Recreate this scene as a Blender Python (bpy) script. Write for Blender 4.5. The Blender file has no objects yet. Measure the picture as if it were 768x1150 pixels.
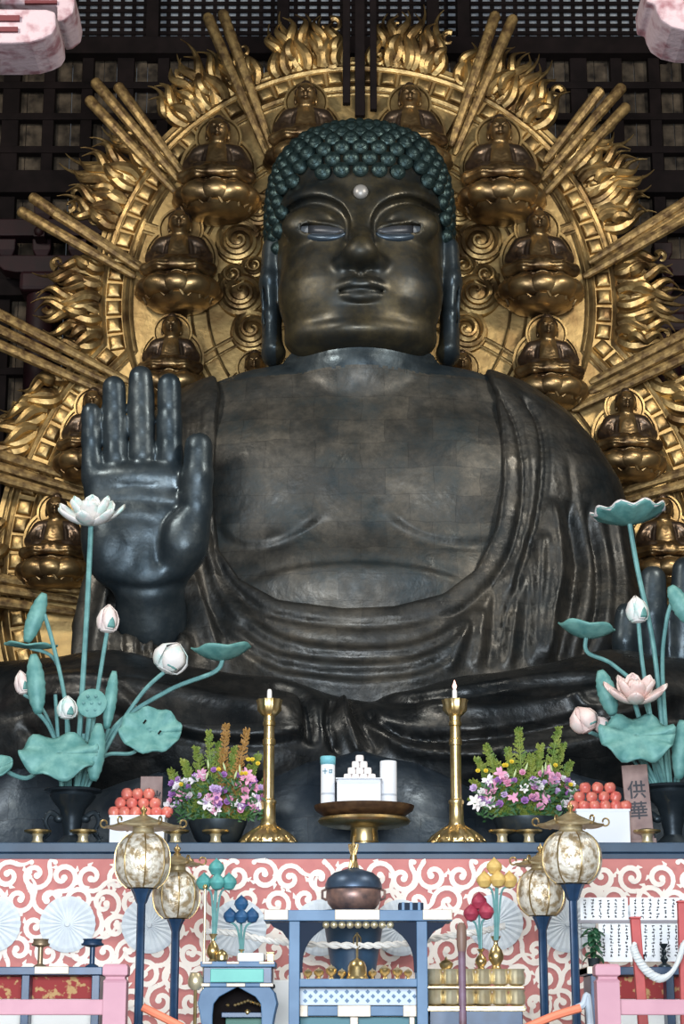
import bpy, math, random
import numpy as np
from math import sin, cos, pi, radians, sqrt, atan2, tan
from mathutils import Vector, Matrix
random.seed(7)
SC = bpy.context.scene
COL = SC.collection
# ---------------------------------------------------------------- camera
FPX, PITCH, CAMY, CAMZ = 2200.0, radians(15.0), -44.0, 1.6
def Pt(px, py, Y):
    """world point at depth plane Y seen at photo pixel (px,py)"""
    u = (px-384.0)/FPX; v = (575.0-py)/FPX
    d = (u, cos(PITCH)-v*sin(PITCH), sin(PITCH)+v*cos(PITCH))
    t = (Y-CAMY)/d[1]
    return Vector((u*t, Y, CAMZ+d[2]*t))
def proj(p):
    dy, dz = p[1]-CAMY, p[2]-CAMZ
    t = dy*cos(PITCH)+dz*sin(PITCH); v = -dy*sin(PITCH)+dz*cos(PITCH)
    return 384+FPX*p[0]/t, 575-FPX*v/t
def Sc(py, Y):
    """pixels per metre"""
    v = (575.0-py)/FPX
    return FPX/((Y-CAMY)/(cos(PITCH)-v*sin(PITCH)))
cam = bpy.data.cameras.new('camera'); camo = bpy.data.objects.new('camera', cam); COL.objects.link(camo)
camo.location = (0, CAMY, CAMZ); camo.rotation_euler = (radians(90)+PITCH, 0, 0)
cam.sensor_fit = 'HORIZONTAL'; cam.sensor_width = 36.0; cam.lens = FPX/768*36.0
cam.clip_end = 300
SC.camera = camo
# ---------------------------------------------------------------- materials
def mat(name, col, rough=.5, metal=0., var=None, scale=3., bump=0., bscale=20., spec=.5, emit=None, estr=0., trans=0., detail=5., lo=.35, hi=.65, sss=0.):
    m = bpy.data.materials.new(name); m.use_nodes = True
    nt = m.node_tree; b = nt.nodes['Principled BSDF']
    b.inputs['Base Color'].default_value = (*col, 1); b.inputs['Roughness'].default_value = rough
    b.inputs['Metallic'].default_value = metal
    b.inputs['Specular IOR Level'].default_value = spec
    if trans: b.inputs['Transmission Weight'].default_value = trans
    if emit: b.inputs['Emission Color'].default_value = (*emit, 1); b.inputs['Emission Strength'].default_value = estr
    tc = nt.nodes.new('ShaderNodeTexCoord')
    if var:
        n = nt.nodes.new('ShaderNodeTexNoise'); n.inputs['Scale'].default_value = scale; n.inputs['Detail'].default_value = detail
        nt.links.new(tc.outputs['Object'], n.inputs['Vector'])
        r = nt.nodes.new('ShaderNodeValToRGB'); r.color_ramp.elements[0].position = lo; r.color_ramp.elements[1].position = hi
        r.color_ramp.elements[0].color = (*var, 1); r.color_ramp.elements[1].color = (*col, 1)
        nt.links.new(n.outputs['Fac'], r.inputs['Fac']); nt.links.new(r.outputs['Color'], b.inputs['Base Color'])
    if bump:
        n2 = nt.nodes.new('ShaderNodeTexNoise'); n2.inputs['Scale'].default_value = bscale; n2.inputs['Detail'].default_value = 4
        nt.links.new(tc.outputs['Object'], n2.inputs['Vector'])
        bp = nt.nodes.new('ShaderNodeBump'); bp.inputs['Strength'].default_value = bump; bp.inputs['Distance'].default_value = .05
        nt.links.new(n2.outputs['Fac'], bp.inputs['Height']); nt.links.new(bp.outputs['Normal'], b.inputs['Normal'])
    return m
def bronze(name, c1, c2, c3, rough, metal, seams=True, bump=.25):
    """cast bronze: large patches of patina, streaks, seams between the cast blocks"""
    m = bpy.data.materials.new(name); m.use_nodes = True; nt = m.node_tree; L = nt.links.new; N = nt.nodes.new
    b = nt.nodes['Principled BSDF']; b.inputs['Metallic'].default_value = metal
    tc = N('ShaderNodeTexCoord')
    n1 = N('ShaderNodeTexNoise'); n1.inputs['Scale'].default_value = .8; n1.inputs['Detail'].default_value = 10; n1.inputs['Roughness'].default_value = .72
    L(tc.outputs['Object'], n1.inputs['Vector'])
    r1 = N('ShaderNodeValToRGB'); e = r1.color_ramp.elements
    e[0].position = .35; e[0].color = (*c1, 1); e[1].position = .66; e[1].color = (*c3, 1)
    k = e.new(.5); k.color = (*c2, 1)
    L(n1.outputs['Fac'], r1.inputs['Fac'])
    mp = N('ShaderNodeMapping'); mp.inputs['Rotation'].default_value = (pi/2, 0, 0)
    L(tc.outputs['Object'], mp.inputs['Vector'])
    br = N('ShaderNodeTexBrick'); br.inputs['Scale'].default_value = 1.0; br.inputs['Mortar Size'].default_value = .008; br.inputs['Mortar Smooth'].default_value = .6
    br.inputs['Brick Width'].default_value = 1.05; br.inputs['Row Height'].default_value = .62
    br.inputs['Color1'].default_value = (1.22, 1.2, 1.15, 1); br.inputs['Color2'].default_value = (.78, .80, .82, 1); br.inputs['Mortar'].default_value = (.55, .55, .55, 1)
    wn = N('ShaderNodeTexNoise'); wn.inputs['Scale'].default_value = 1.3; wn.inputs['Detail'].default_value = 3
    L(tc.outputs['Object'], wn.inputs['Vector'])
    ad = N('ShaderNodeMixRGB'); ad.blend_type = 'LINEAR_LIGHT'; ad.inputs[0].default_value = .12
    L(mp.outputs['Vector'], ad.inputs[1]); L(wn.outputs['Color'], ad.inputs[2]); L(ad.outputs[0], br.inputs['Vector'])
    mx = N('ShaderNodeMixRGB'); mx.blend_type = 'MULTIPLY'; mx.inputs[0].default_value = .9 if seams else 0.
    L(r1.outputs['Color'], mx.inputs[1]); L(br.outputs['Color'], mx.inputs[2]); L(mx.outputs[0], b.inputs['Base Color'])
    n3 = N('ShaderNodeTexNoise'); n3.inputs['Scale'].default_value = 2.2; n3.inputs['Detail'].default_value = 6
    L(tc.outputs['Object'], n3.inputs['Vector'])
    mr = N('ShaderNodeMapRange'); mr.inputs[1].default_value = .3; mr.inputs[2].default_value = .7; mr.inputs[3].default_value = rough-.1; mr.inputs[4].default_value = rough+.16
    L(n3.outputs['Fac'], mr.inputs[0]); L(mr.outputs[0], b.inputs['Roughness'])
    n4 = N('ShaderNodeTexNoise'); n4.inputs['Scale'].default_value = 5; n4.inputs['Detail'].default_value = 6
    L(tc.outputs['Object'], n4.inputs['Vector'])
    bp = N('ShaderNodeBump'); bp.inputs['Strength'].default_value = bump; bp.inputs['Distance'].default_value = .06
    L(n4.outputs['Fac'], bp.inputs['Height']); L(bp.outputs['Normal'], b.inputs['Normal'])
    return m
M = {}
M['bz_face'] = bronze('bronze_face', (.018,.023,.025), (.036,.033,.024), (.080,.064,.033), .38, .6, seams=False, bump=.05)
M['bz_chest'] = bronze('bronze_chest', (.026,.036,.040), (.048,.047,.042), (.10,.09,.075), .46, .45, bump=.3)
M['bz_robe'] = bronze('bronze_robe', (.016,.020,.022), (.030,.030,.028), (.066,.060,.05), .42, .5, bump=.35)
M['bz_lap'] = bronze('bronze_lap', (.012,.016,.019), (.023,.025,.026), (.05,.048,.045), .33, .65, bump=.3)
M['bz_hand'] = bronze('bronze_hand', (.028,.044,.056), (.042,.057,.067), (.075,.09,.095), .36, .65, seams=False, bump=.2)
M['bz_lotus'] = bronze('bronze_lotus', (.02,.032,.048), (.028,.042,.06), (.05,.065,.08), .38, .6, bump=.25)
M['bz_hair'] = bronze('bronze_hair', (.015,.03,.032), (.022,.042,.042), (.04,.065,.06), .38, .7, seams=False, bump=.15)
M['eye'] = mat('eye_metal', (.24,.26,.28), .5, .2)
M['pupil'] = mat('pupil_metal', (.045,.05,.06), .4, .3)
M['eyelid'] = mat('eyelid_metal', (.06,.085,.115), .35, .6)
M['fig_robe'] = mat('darkened_figure_robe', (.17,.12,.08), .36, .85, var=(.08,.055,.045), scale=3., bump=.2, bscale=12)
M['urna'] = mat('urna_silver', (.30,.29,.28), .42, .4)
M['gold'] = mat('aged_gilding', (.50,.345,.145), .42, .92, var=(.15,.09,.04), scale=1.6, bump=.25, bscale=9, lo=.36, hi=.6)
M['gold_disc'] = mat('gilded_board', (.52,.36,.15), .5, .8, var=(.28,.175,.07), scale=1.1, bump=.35, bscale=5, lo=.34, hi=.58)
M['gold_fig'] = mat('gilded_figure', (.46,.31,.14), .38, .9, var=(.12,.075,.04), scale=2.2, bump=.2, bscale=12, lo=.38, hi=.62)
M['gold_ray'] = mat('weathered_gilded_wood', (.42,.28,.11), .5, .6, var=(.12,.07,.03), scale=5., bump=.3, bscale=14)
M['brass'] = mat('polished_brass', (.82,.64,.34), .3, .95, var=(.62,.44,.18), scale=6.)
M['brass_pale'] = mat('pale_brass', (.86,.77,.54), .34, .7, var=(.66,.54,.32), scale=5.)
M['wood_dark'] = mat('dark_timber', (.010,.006,.006), .8, 0, var=(.005,.003,.003), scale=2., spec=.15)  # dark wood, base lowered further to imitate light falling off at the back wall
M['wood_red'] = mat('red_timber', (.022,.004,.006), .6, 0, var=(.01,.003,.004), scale=2., spec=.3)
M['plank'] = mat('weathered_plank', (.11,.085,.06), .85, 0, var=(.02,.016,.013), scale=2.4, detail=8, spec=.15)  # weathered boards, albedo also lowered in place of dimmer light back there
# ---------------------------------------------------------------- objects
def tag(o, label=None, cat=None, group=None, kind=None):
    if label: o['label'] = label
    if cat: o['category'] = cat
    if group: o['group'] = group
    if kind: o['kind'] = kind
    return o
def thing(name, label, cat, loc=(0,0,0), rotz=0., scale=1., group=None):
    o = bpy.data.objects.new(name, None); COL.objects.link(o)
    o.location = loc; o.rotation_euler = (0, 0, rotz); o.scale = (scale,)*3
    o.empty_display_size = .1
    return tag(o, label, cat, group)
class MB:
    def __init__(s): s.v = []; s.f = []; s.mi = []; s.cur = 0
    def add(s, v, f):
        n = len(s.v); s.v.extend([tuple(p) for p in v]); s.f.extend([tuple(i+n for i in q) for q in f]); s.mi.extend([s.cur]*len(f)); return s
    def box(s, c, d, rot=None):
        hx, hy, hz = d[0]/2, d[1]/2, d[2]/2
        v = [Vector((x*hx, y*hy, z*hz)) for x in (-1,1) for y in (-1,1) for z in (-1,1)]
        if rot is not None: v = [rot @ p for p in v]
        v = [p+Vector(c) for p in v]
        return s.add(v, [(0,1,3,2),(4,6,7,5),(0,4,5,1),(2,3,7,6),(0,2,6,4),(1,5,7,3)])
    def lathe(s, prof, n=24, c=(0,0,0), sx=1., sy=1., cap=True, lobes=0, lamp=0., rot=None):
        v = []; f = []
        for r, z in prof:
            for i in range(n):
                a = 2*pi*i/n; rr = r*(1+lamp*cos(lobes*a)) if lobes else r
                p = Vector((rr*cos(a)*sx, rr*sin(a)*sy, z))
                if rot is not None: p = rot @ p
                v.append(p+Vector(c))
        m = len(prof)
        for j in range(m-1):
            for i in range(n):
                k = (i+1) % n; f.append((j*n+i, j*n+k, (j+1)*n+k, (j+1)*n+i))
        if cap: f.append(tuple(range(n-1, -1, -1))); f.append(tuple((m-1)*n+i for i in range(n)))
        return s.add(v, f)
    def tube(s, pts, rad, n=8, cap=True, flat=1.):
        pts = [Vector(p) for p in pts]
        if not hasattr(rad, '__len__'): rad = [rad]*len(pts)
        v = []; f = []; up = None
        for i, p in enumerate(pts):
            t = (pts[min(i+1, len(pts)-1)]-pts[max(i-1, 0)])
            if t.length < 1e-9: t = Vector((0,0,1))
            t.normalize()
            if up is None:
                up = Vector((0,1,0)) if abs(t.y) < .9 else Vector((0,0,1))
            a = (up - t*up.dot(t))
            if a.length < 1e-6: a = t.orthogonal()
            a.normalize(); up = a; b = t.cross(a)
            for k in range(n):
                q = 2*pi*k/n
                v.append(p + a*(cos(q)*rad[i]*flat) + b*(sin(q)*rad[i]))
        m = len(pts)
        for j in range(m-1):
            for i in range(n):
                k = (i+1) % n; f.append((j*n+i, j*n+k, (j+1)*n+k, (j+1)*n+i))
        if cap: f.append(tuple(range(n-1, -1, -1))); f.append(tuple((m-1)*n+i for i in range(n)))
        return s.add(v, f)
    def sphere(s, c, r, nu=16, nv=10, sc=(1,1,1), rot=None):
        prof = [(max(r*sin(pi*j/nv), 1e-4), -r*cos(pi*j/nv)) for j in range(nv+1)]
        v0 = len(s.v); s.lathe(prof, nu, (0,0,0))
        for i in range(v0, len(s.v)):
            p = Vector(s.v[i]); p = Vector((p.x*sc[0], p.y*sc[1], p.z*sc[2]))
            if rot is not None: p = rot @ p
            s.v[i] = tuple(p+Vector(c))
        return s
    def grid(s, P):
        """P: rows of points"""
        m, n = len(P), len(P[0]); v = [p for r in P for p in r]
        return s.add(v, [(j*n+i, j*n+i+1, (j+1)*n+i+1, (j+1)*n+i) for j in range(m-1) for i in range(n-1)])
    def prism(s, poly, y0, y1):
        """poly: (x,z) outline, extruded in y"""
        n = len(poly); v = [(x, y0, z) for x, z in poly]+[(x, y1, z) for x, z in poly]
        f = [tuple(range(n)), tuple(range(2*n-1, n-1, -1))]+[(i, i+n, (i+1) % n+n, (i+1) % n) for i in range(n)]
        return s.add(v, f)
    def xf(s, fn, i0=0):
        for i in range(i0, len(s.v)): s.v[i] = tuple(fn(Vector(s.v[i])))
        return s
    def build(s, name, m, parent=None, smooth=True, world=False, loc=None, solid=0., bevel=0., sub=0, auto=None):
        me = bpy.data.meshes.new(name)
        v = s.v
        if world and parent is not None:
            o0 = Vector(parent.location); q = parent
            while q.parent is not None: q = q.parent; o0 = o0+Vector(q.location)
            v = [tuple(Vector(p)-o0) for p in v]
        me.from_pydata(v, [], s.f)
        ms = m if isinstance(m, (list, tuple)) else [m]
        for q in ms: me.materials.append(q)
        if len(ms) > 1: me.polygons.foreach_set('material_index', s.mi)
        me.update()
        if smooth:
            me.polygons.foreach_set('use_smooth', [True]*len(me.polygons))
            me.set_sharp_from_angle(angle=radians(auto or 40))
        o = bpy.data.objects.new(name, me); COL.objects.link(o)
        if parent: o.parent = parent
        if loc is not None: o.location = loc
        if solid:
            q = o.modifiers.new('s', 'SOLIDIFY'); q.thickness = solid; q.offset = 0
        if bevel:
            q = o.modifiers.new('b', 'BEVEL'); q.width = bevel; q.segments = 2; q.limit_method = 'ANGLE'
        if sub:
            q = o.modifiers.new('u', 'SUBSURF'); q.levels = sub; q.render_levels = sub
        return o
def copy_tree(o, parent=None):
    c = o.copy(); COL.objects.link(c)
    if parent is not None: c.parent = parent
    for ch in [q for q in bpy.data.objects if q.parent == o]: copy_tree(ch, c)
    return c
def make_copy(proto, kids, loc, rotz=0., scale=None, label=None, group=None):
    """kids: flat list [(child, parent)] of proto"""
    r = proto.copy(); COL.objects.link(r); r.location = loc; r.rotation_euler = (0, 0, rotz)
    if scale: r.scale = (scale,)*3
    if label: r['label'] = label
    if group: r['group'] = group
    mp = {proto: r}
    for ch, pa in kids:
        c = ch.copy(); COL.objects.link(c); c.parent = mp[pa]; mp[ch] = c
    return r
def kids_of(root):
    out = []
    def rec(o):
        for ch in o.children: out.append((ch, o)); rec(ch)
    rec(root); return out
def catmull(pts, n=8, closed=False):
    P = [Vector(p) for p in pts]; out = []
    m = len(P)
    for i in range(m if closed else m-1):
        if closed: a, b, c, d = P[(i-1) % m], P[i], P[(i+1) % m], P[(i+2) % m]
        else: a, b, c, d = P[max(i-1, 0)], P[i], P[i+1], P[min(i+2, m-1)]
        for k in range(n):
            t = k/n
            out.append(.5*((2*b)+(c-a)*t+(2*a-5*b+4*c-d)*t*t+(3*b-a-3*c+d)*t**3))
    if not closed: out.append(P[-1])
    return out
# ---------------------------------------------------------------- implicit sculpting (numpy)
def surfnet(F, o, h):
    s = F < 0
    c = np.zeros(tuple(n-1 for n in F.shape), np.int8)
    offs = [(i, j, k) for i in (0,1) for j in (0,1) for k in (0,1)]
    for (i, j, k) in offs: c += s[i:F.shape[0]-1+i, j:F.shape[1]-1+j, k:F.shape[2]-1+k]
    mixed = (c > 0) & (c < 8)
    idx = np.argwhere(mixed)
    V = [F[idx[:,0]+a, idx[:,1]+b, idx[:,2]+d] for a, b, d in offs]
    acc = np.zeros((len(idx), 3)); cnt = np.zeros(len(idx))
    for a in range(8):
        for b in range(a+1, 8):
            oa, ob = offs[a], offs[b]
            if sum(abs(p-q) for p, q in zip(oa, ob)) != 1: continue
            va, vb = V[a], V[b]; cr = (va < 0) != (vb < 0)
            t = np.where(cr, va/np.where(cr, va-vb, 1), 0)
            for ax in range(3): acc[:, ax] += np.where(cr, oa[ax]+t*(ob[ax]-oa[ax]), 0)
            cnt += cr
    verts = (idx+acc/cnt[:, None])*h+np.array(o)
    vid = -np.ones(mixed.shape, np.int64); vid[mixed] = np.arange(len(idx))
    faces = []
    for ax in range(3):
        sl0 = [slice(1, -1)]*3; sl1 = [slice(1, -1)]*3
        sl0[ax] = slice(0, -1); sl1[ax] = slice(1, None)
        A = s[tuple(sl0)]; B = s[tuple(sl1)]
        for flip in (0, 1):
            e = np.argwhere(A & ~B) if not flip else np.argwhere(~A & B)
            if not len(e): continue
            e = e.copy()
            o1, o2 = [(1,2),(2,0),(0,1)][ax]
            e[:, o1] += 1; e[:, o2] += 1
            def g(d1, d2):
                q = e.copy(); q[:, o1] += d1; q[:, o2] += d2
                return vid[q[:,0], q[:,1], q[:,2]]
            quad = np.stack([g(-1,-1), g(0,-1), g(0,0), g(-1,0)], 1)
            if flip: quad = quad[:, ::-1]
            faces.append(quad)
    return verts, np.concatenate(faces)
def vnormals(v, f):
    a = v[f[:,2]]-v[f[:,0]]; b = v[f[:,3]]-v[f[:,1]]; n = np.cross(a, b)
    vn = np.zeros_like(v)
    for k in range(4): np.add.at(vn, f[:, k], n)
    return vn/(np.linalg.norm(vn, axis=1, keepdims=True)+1e-9)
def npmesh(name, v, f, m, parent=None, world=False, smooth=True):
    if world and parent is not None:
        o0 = Vector(parent.location); q = parent
        while q.parent is not None: q = q.parent; o0 = o0+Vector(q.location)
        v = v-np.array(o0)
    me = bpy.data.meshes.new(name)
    me.vertices.add(len(v)); me.vertices.foreach_set('co', v.astype(np.float32).ravel())
    me.loops.add(f.size); me.loops.foreach_set('vertex_index', f.astype(np.int32).ravel())
    me.polygons.add(len(f)); me.polygons.foreach_set('loop_start', np.arange(0, f.size, 4, dtype=np.int32))
    me.polygons.foreach_set('loop_total', np.full(len(f), 4, np.int32)) if False else None
    me.update(calc_edges=True); me.validate()
    me.materials.append(m)
    if smooth: me.polygons.foreach_set('use_smooth', [True]*len(me.polygons))
    o = bpy.data.objects.new(name, me); COL.objects.link(o)
    if parent: o.parent = parent
    return o
class Vol:
    def __init__(s, lo, hi, h):
        s.o = np.array(lo, float); s.h = h
        n = [int((b-a)/h)+2 for a, b in zip(lo, hi)]
        ax = [s.o[i]+np.arange(n[i])*h for i in range(3)]
        s.X, s.Y, s.Z = [a.astype(np.float32) for a in np.meshgrid(*ax, indexing='ij', sparse=True)]
        s.F = np.full(n, 9., np.float32); s.ax = ax
def smin(a, b, k):
    hh = np.clip(.5+.5*(b-a)/k, 0, 1); return b+(a-b)*hh-k*hh*(1-hh)
def smax(a, b, k): return -smin(-a, -b, k)
def ell(V, c, r):
    x, y, z = (V.X-c[0])/r[0], (V.Y-c[1])/r[1], (V.Z-c[2])/r[2]
    k = np.sqrt(x*x+y*y+z*z); return (k-1)*min(r)
def cap(V, a, b, ra, rb=None, sy=1.):
    rb = ra if rb is None else rb
    a = np.array(a, float); b = np.array(b, float); d = b-a; S = np.array([1, 1/sy, 1]); d2 = d*S
    px, py_, pz = V.X-a[0], (V.Y-a[1])/sy, V.Z-a[2]
    t = np.clip((px*d2[0]+py_*d2[1]+pz*d2[2])/(d2@d2), 0, 1)
    return np.sqrt((px-t*d2[0])**2+(py_-t*d2[1])**2+(pz-t*d2[2])**2)-(ra+(rb-ra)*t)
def chain(V, pts, rad, k=.0, sy=1.):
    F = None
    for i in range(len(pts)-1):
        f = cap(V, pts[i], pts[i+1], rad[i], rad[i+1], sy)
        F = f if F is None else (smin(F, f, k) if k else np.minimum(F, f))
    return F
def sdpoly2(X, Z, poly):
    poly = np.array(poly, float); n = len(poly)
    d = np.full(np.broadcast(X, Z).shape, 1e9); ins = np.zeros(d.shape, bool)
    for i in range(n):
        a, b = poly[i-1], poly[i]; e = b-a
        wx, wz = X-a[0], Z-a[1]
        t = np.clip((wx*e[0]+wz*e[1])/(e@e+1e-12), 0, 1)
        d = np.minimum(d, (wx-t*e[0])**2+(wz-t*e[1])**2)
        c = ((a[1] > Z) != (b[1] > Z)) & (X < (b[0]-a[0])*(Z-a[1])/(b[1]-a[1]+1e-12)+a[0])
        ins ^= c
    d = np.sqrt(d); return np.where(ins, -d, d)
def folds(v, f, lines, ymax=None):
    """carve cloth folds: each line = (points xz, kind, amp, width[, side]); displaces along the normal"""
    for _ in range(2): v = vsmooth(v, f, len(v))
    n = vnormals(v, f)
    for _ in range(3): n = vsmooth(n, f, len(v))
    disp = np.zeros(len(v))
    fr = np.clip(-n[:,1]*2+.4, 0, 1)
    for ln in lines:
        pts, kind, amp, wid = ln[:4]; side = ln[4] if len(ln) > 4 else 1
        pts = np.array([(p[0], p[1]) for p in catmull([(a, b, 0) for a, b in pts], 6)])
        best = np.full(len(v), 1e9); sg = np.ones(len(v)); tt = np.zeros(len(v)); N = len(pts)-1
        lo = pts.min(0)-4*wid; hi = pts.max(0)+4*wid
        m = (v[:,0] > lo[0]) & (v[:,0] < hi[0]) & (v[:,2] > lo[1]) & (v[:,2] < hi[1])
        x, z = v[m,0], v[m,2]; bb = best[m]; ss = sg[m]; t0 = tt[m]
        for i in range(N):
            a = pts[i]; e = pts[i+1]-a; wx, wz = x-a[0], z-a[1]
            t = np.clip((wx*e[0]+wz*e[1])/(e@e+1e-12), 0, 1)
            d = np.hypot(wx-t*e[0], wz-t*e[1]); c = d < bb
            bb = np.where(c, d, bb); ss = np.where(c, np.sign(e[0]*wz-e[1]*wx), ss); t0 = np.where(c, (i+t)/N, t0)
        ends = np.clip(np.minimum(t0, 1-t0)*7, 0, 1)**.7 if kind != 'crease' else (bb < 3*wid)*1.
        if kind == 'ridge': hgt = amp*np.exp(-(bb/wid)**2)
        elif kind in ('groove', 'crease'): hgt = -amp*np.exp(-(bb/wid)**2)
        else:
            q = bb*ss*side; u = np.clip(q/.16+.5, 0, 1); u = u*u*(3-2*u)
            hgt = amp*u*np.exp(-np.maximum(q, 0)/(wid*1.8))-amp*.3*np.exp(-((q+.06)/(wid*.6))**2)
        disp[m] += hgt*ends
    d = disp*fr
    for _ in range(2): d = vsmooth(d, f, len(v))
    return v+n*d[:, None]
def vsmooth(d, f, n, lam=.5):
    acc = np.zeros((n,)+d.shape[1:]); c = np.zeros(n)
    for k in range(4):
        a, b = f[:, k], f[:, (k+1) % 4]
        if d.ndim == 1: acc += np.bincount(a, d[b], n)+np.bincount(b, d[a], n)
        else:
            for x in range(d.shape[1]): acc[:, x] += np.bincount(a, d[b, x], n)+np.bincount(b, d[a, x], n)
        c += np.bincount(a, minlength=n)+np.bincount(b, minlength=n)
    c = np.maximum(c, 1); av = acc/(c if d.ndim == 1 else c[:, None])
    return d*(1-lam)+av*lam
# ================================================================ the hall
def struct(name, mb, m, smooth=False, **k):
    o = mb.build(name, m, smooth=smooth, **k); o['kind'] = 'structure'; return o
YB = 9.0
m = MB(); m.box((0, -10, .75), (60, 44, 1.5)); struct('floor', m, mat('stone_paving', (.25,.24,.22), .8, var=(.16,.15,.14), scale=.8))
m = MB(); m.box((0, -40, -.1), (60, 24, .2)); struct('trim_1', m, mat('ground_stone', (.22,.21,.2), .85, var=(.14,.14,.13), scale=.6))
# back wall: weathered boards behind a dark post and rail frame
zt = Pt(384, 52, YB).z
m = MB(); x = -30.
while x < 30:
    w = .28+.22*random.random(); d = .05*random.random()
    m.box((x+w/2, YB+.2+d, (1.5+zt)/2), (w-.02, .12, zt-1.5)); x += w
struct('wall_back', m, M['plank'])
m = MB()
for k in range(-26, 27): m.box((k*1.12+.3, YB-.05, (1.5+zt)/2), (.34 if k % 3 else .5, .35, zt-1.5))
z = 2.
zr = [Pt(384, y, YB).z for y in (62, 100, 135, 172, 212, 262, 330, 420)]
for zz in zr: m.box((0, YB-.12, zz), (60, .3, .22))
for zz, h in ((Pt(384,212,YB).z, .7), (Pt(384,330,YB).z, .5), (Pt(384,60,YB).z, .55)): m.box((0, YB-.3, zz), (60, .5, h))
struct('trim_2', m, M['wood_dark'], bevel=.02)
# lattice window band above: pale paper colour stands for light behind a fine dark grid
m = MB(); m.box((0, YB+.55, zt+2.2), (60, .1, 5.2)); struct('window_1', m, mat('paper_screen', (.42,.45,.48), .8, var=(.22,.24,.27), scale=.5))
m = MB(); s_ = Sc(25, YB+.3)
for k in range(-75, 76): m.box((k*13./s_, YB+.36, zt+2.2), (4.6/s_, .05, 5.2))
for k in range(30): m.box((0, YB+.32, zt+.12+k*9.2/s_), (60, .05, 4.2/s_))
struct('window_2', m, M['wood_dark'])
m = MB()
for px in (172, 318, 486, 520, 742): p = Pt(px, 20, YB-.2); m.box((p.x, YB-.1, zt+2.2), (.36, .6, 5.4))
struct('trim_3', m, M['wood_dark'])
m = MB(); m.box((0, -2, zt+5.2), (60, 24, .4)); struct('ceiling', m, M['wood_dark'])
for sx, nm in ((-1, 'wall_left'), (1, 'wall_right')):
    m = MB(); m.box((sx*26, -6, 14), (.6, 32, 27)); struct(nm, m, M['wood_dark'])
# red bracket complexes beside the halo
def bracket(name, px, py, lab, flip=1):
    Y = 7.6; p = Pt(px, py, Y)
    t = thing(name, lab, 'bracket', p)
    a = MB()
    a.box((0,0,-1.0), (1.1,1.1,.6)); a.build('bearing_block', M['wood_red'], t, smooth=False, bevel=.12)
    for k, (w, z) in enumerate(((2.6,-.35),(4.0,.75))):
        b = MB(); pl = [(-w/2, z+.2), (w/2, z+.2), (w/2, z), (w/2-.25, z-.25), (w/2-.6, z-.32), (-w/2+.6, z-.32), (-w/2+.25, z-.25), (-w/2, z)]
        b.prism(pl, -.3, .3); b.build('bracket_arm', M['wood_red'], t, smooth=False, bevel=.04)
        for q in (-w/2+.3, 0, w/2-.3):
            c = MB(); c.lathe([(.22,0),(.36,.18),(.38,.5)], 4, (q, 0, z+.2), rot=Matrix.Rotation(pi/4, 3, 'Z')); c.build('bearing_block', M['wood_red'], t, smooth=False, bevel=.03)
    e = MB(); e.sphere((0, -.75, .35), .16, 12, 8); e.box((0,-.45,.35), (.3,.7,.3)); e.build('arm_nose', M['wood_red'], t)
for px, py, l in ((48, 285, 'dark red bracket stack left of the halo, beside its upper rays'), (745, 330, 'dark red bracket stack at the right edge beside the halo flames')):
    bracket('bracket_set', px, py, l)
m = MB()
for px, py in ((48, 285), (745, 330)):
    p = Pt(px, py, 7.6); m.lathe([(.42,1.5),(.40,p.z-1.3)], 20, (p.x, 7.6, 0))
struct('trim_4', m, M['wood_red'], smooth=True)
# faded red and white beam noses in the top corners
pk = mat('flaking_pink_paint', (.50,.38,.41), .75, var=(.26,.12,.14), scale=2.6, bump=.4, bscale=8, detail=8, lo=.34, hi=.52)
dr = mat('dark_red_paint', (.12,.02,.025), .7)
def nose(label, Y, pts, depth, slots=()):
    p0 = Pt(pts[0][0], pts[0][1], Y); t = thing('beam_nose', label, 'beam', p0)
    out = [(Pt(x, y, Y).x-p0.x, Pt(x, y, Y).z-p0.z) for x, y in pts]
    a = MB(); a.prism(out, 0, depth); a.build('beam', pk, t, smooth=False, bevel=.05)
    for x0, y0, x1, y1 in slots:
        a_, b_ = Pt(x0, y0, Y-.03), Pt(x1, y1, Y-.03)
        s = MB(); s.box(((a_+b_)/2-p0), (abs(b_.x-a_.x), .08, abs(a_.z-b_.z))); s.build('painted_slot', dr, t, smooth=False)
nose('flaking pink beam nose in the top left corner, lower and rounded', -6, [(-60,9),(52,10),(62,13),(63,30),(58,38),(48,43),(34,47),(14,48),(-60,48)], 1.5, ((-20,18,22,24),(-20,31,20,36)))
nose('flaking pink beam nose in the top left corner, upper one behind', -4.6, [(-10,-20),(80,-20),(84,2),(82,14),(72,22),(64,23),(64,5),(28,4),(-10,4)], 1.4, ((28,1,64,4.5),))
nose('flaking pink beam nose in the top right corner', -6, [(830,-20),(724,-20),(726,2),(735,4),(737,12),(742,22),(754,30),(770,34),(830,36)], 1.5, ())
m = MB(); p = Pt(-22, 300, -5.2); m.lathe([(.55,1.5),(.55,32)], 32, (p.x-.42, -5.2, 0)); struct('trim_5', m, mat('pink_pillar', (.16,.07,.085), .7, var=(.08,.03,.04), scale=1.5), smooth=True)
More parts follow.
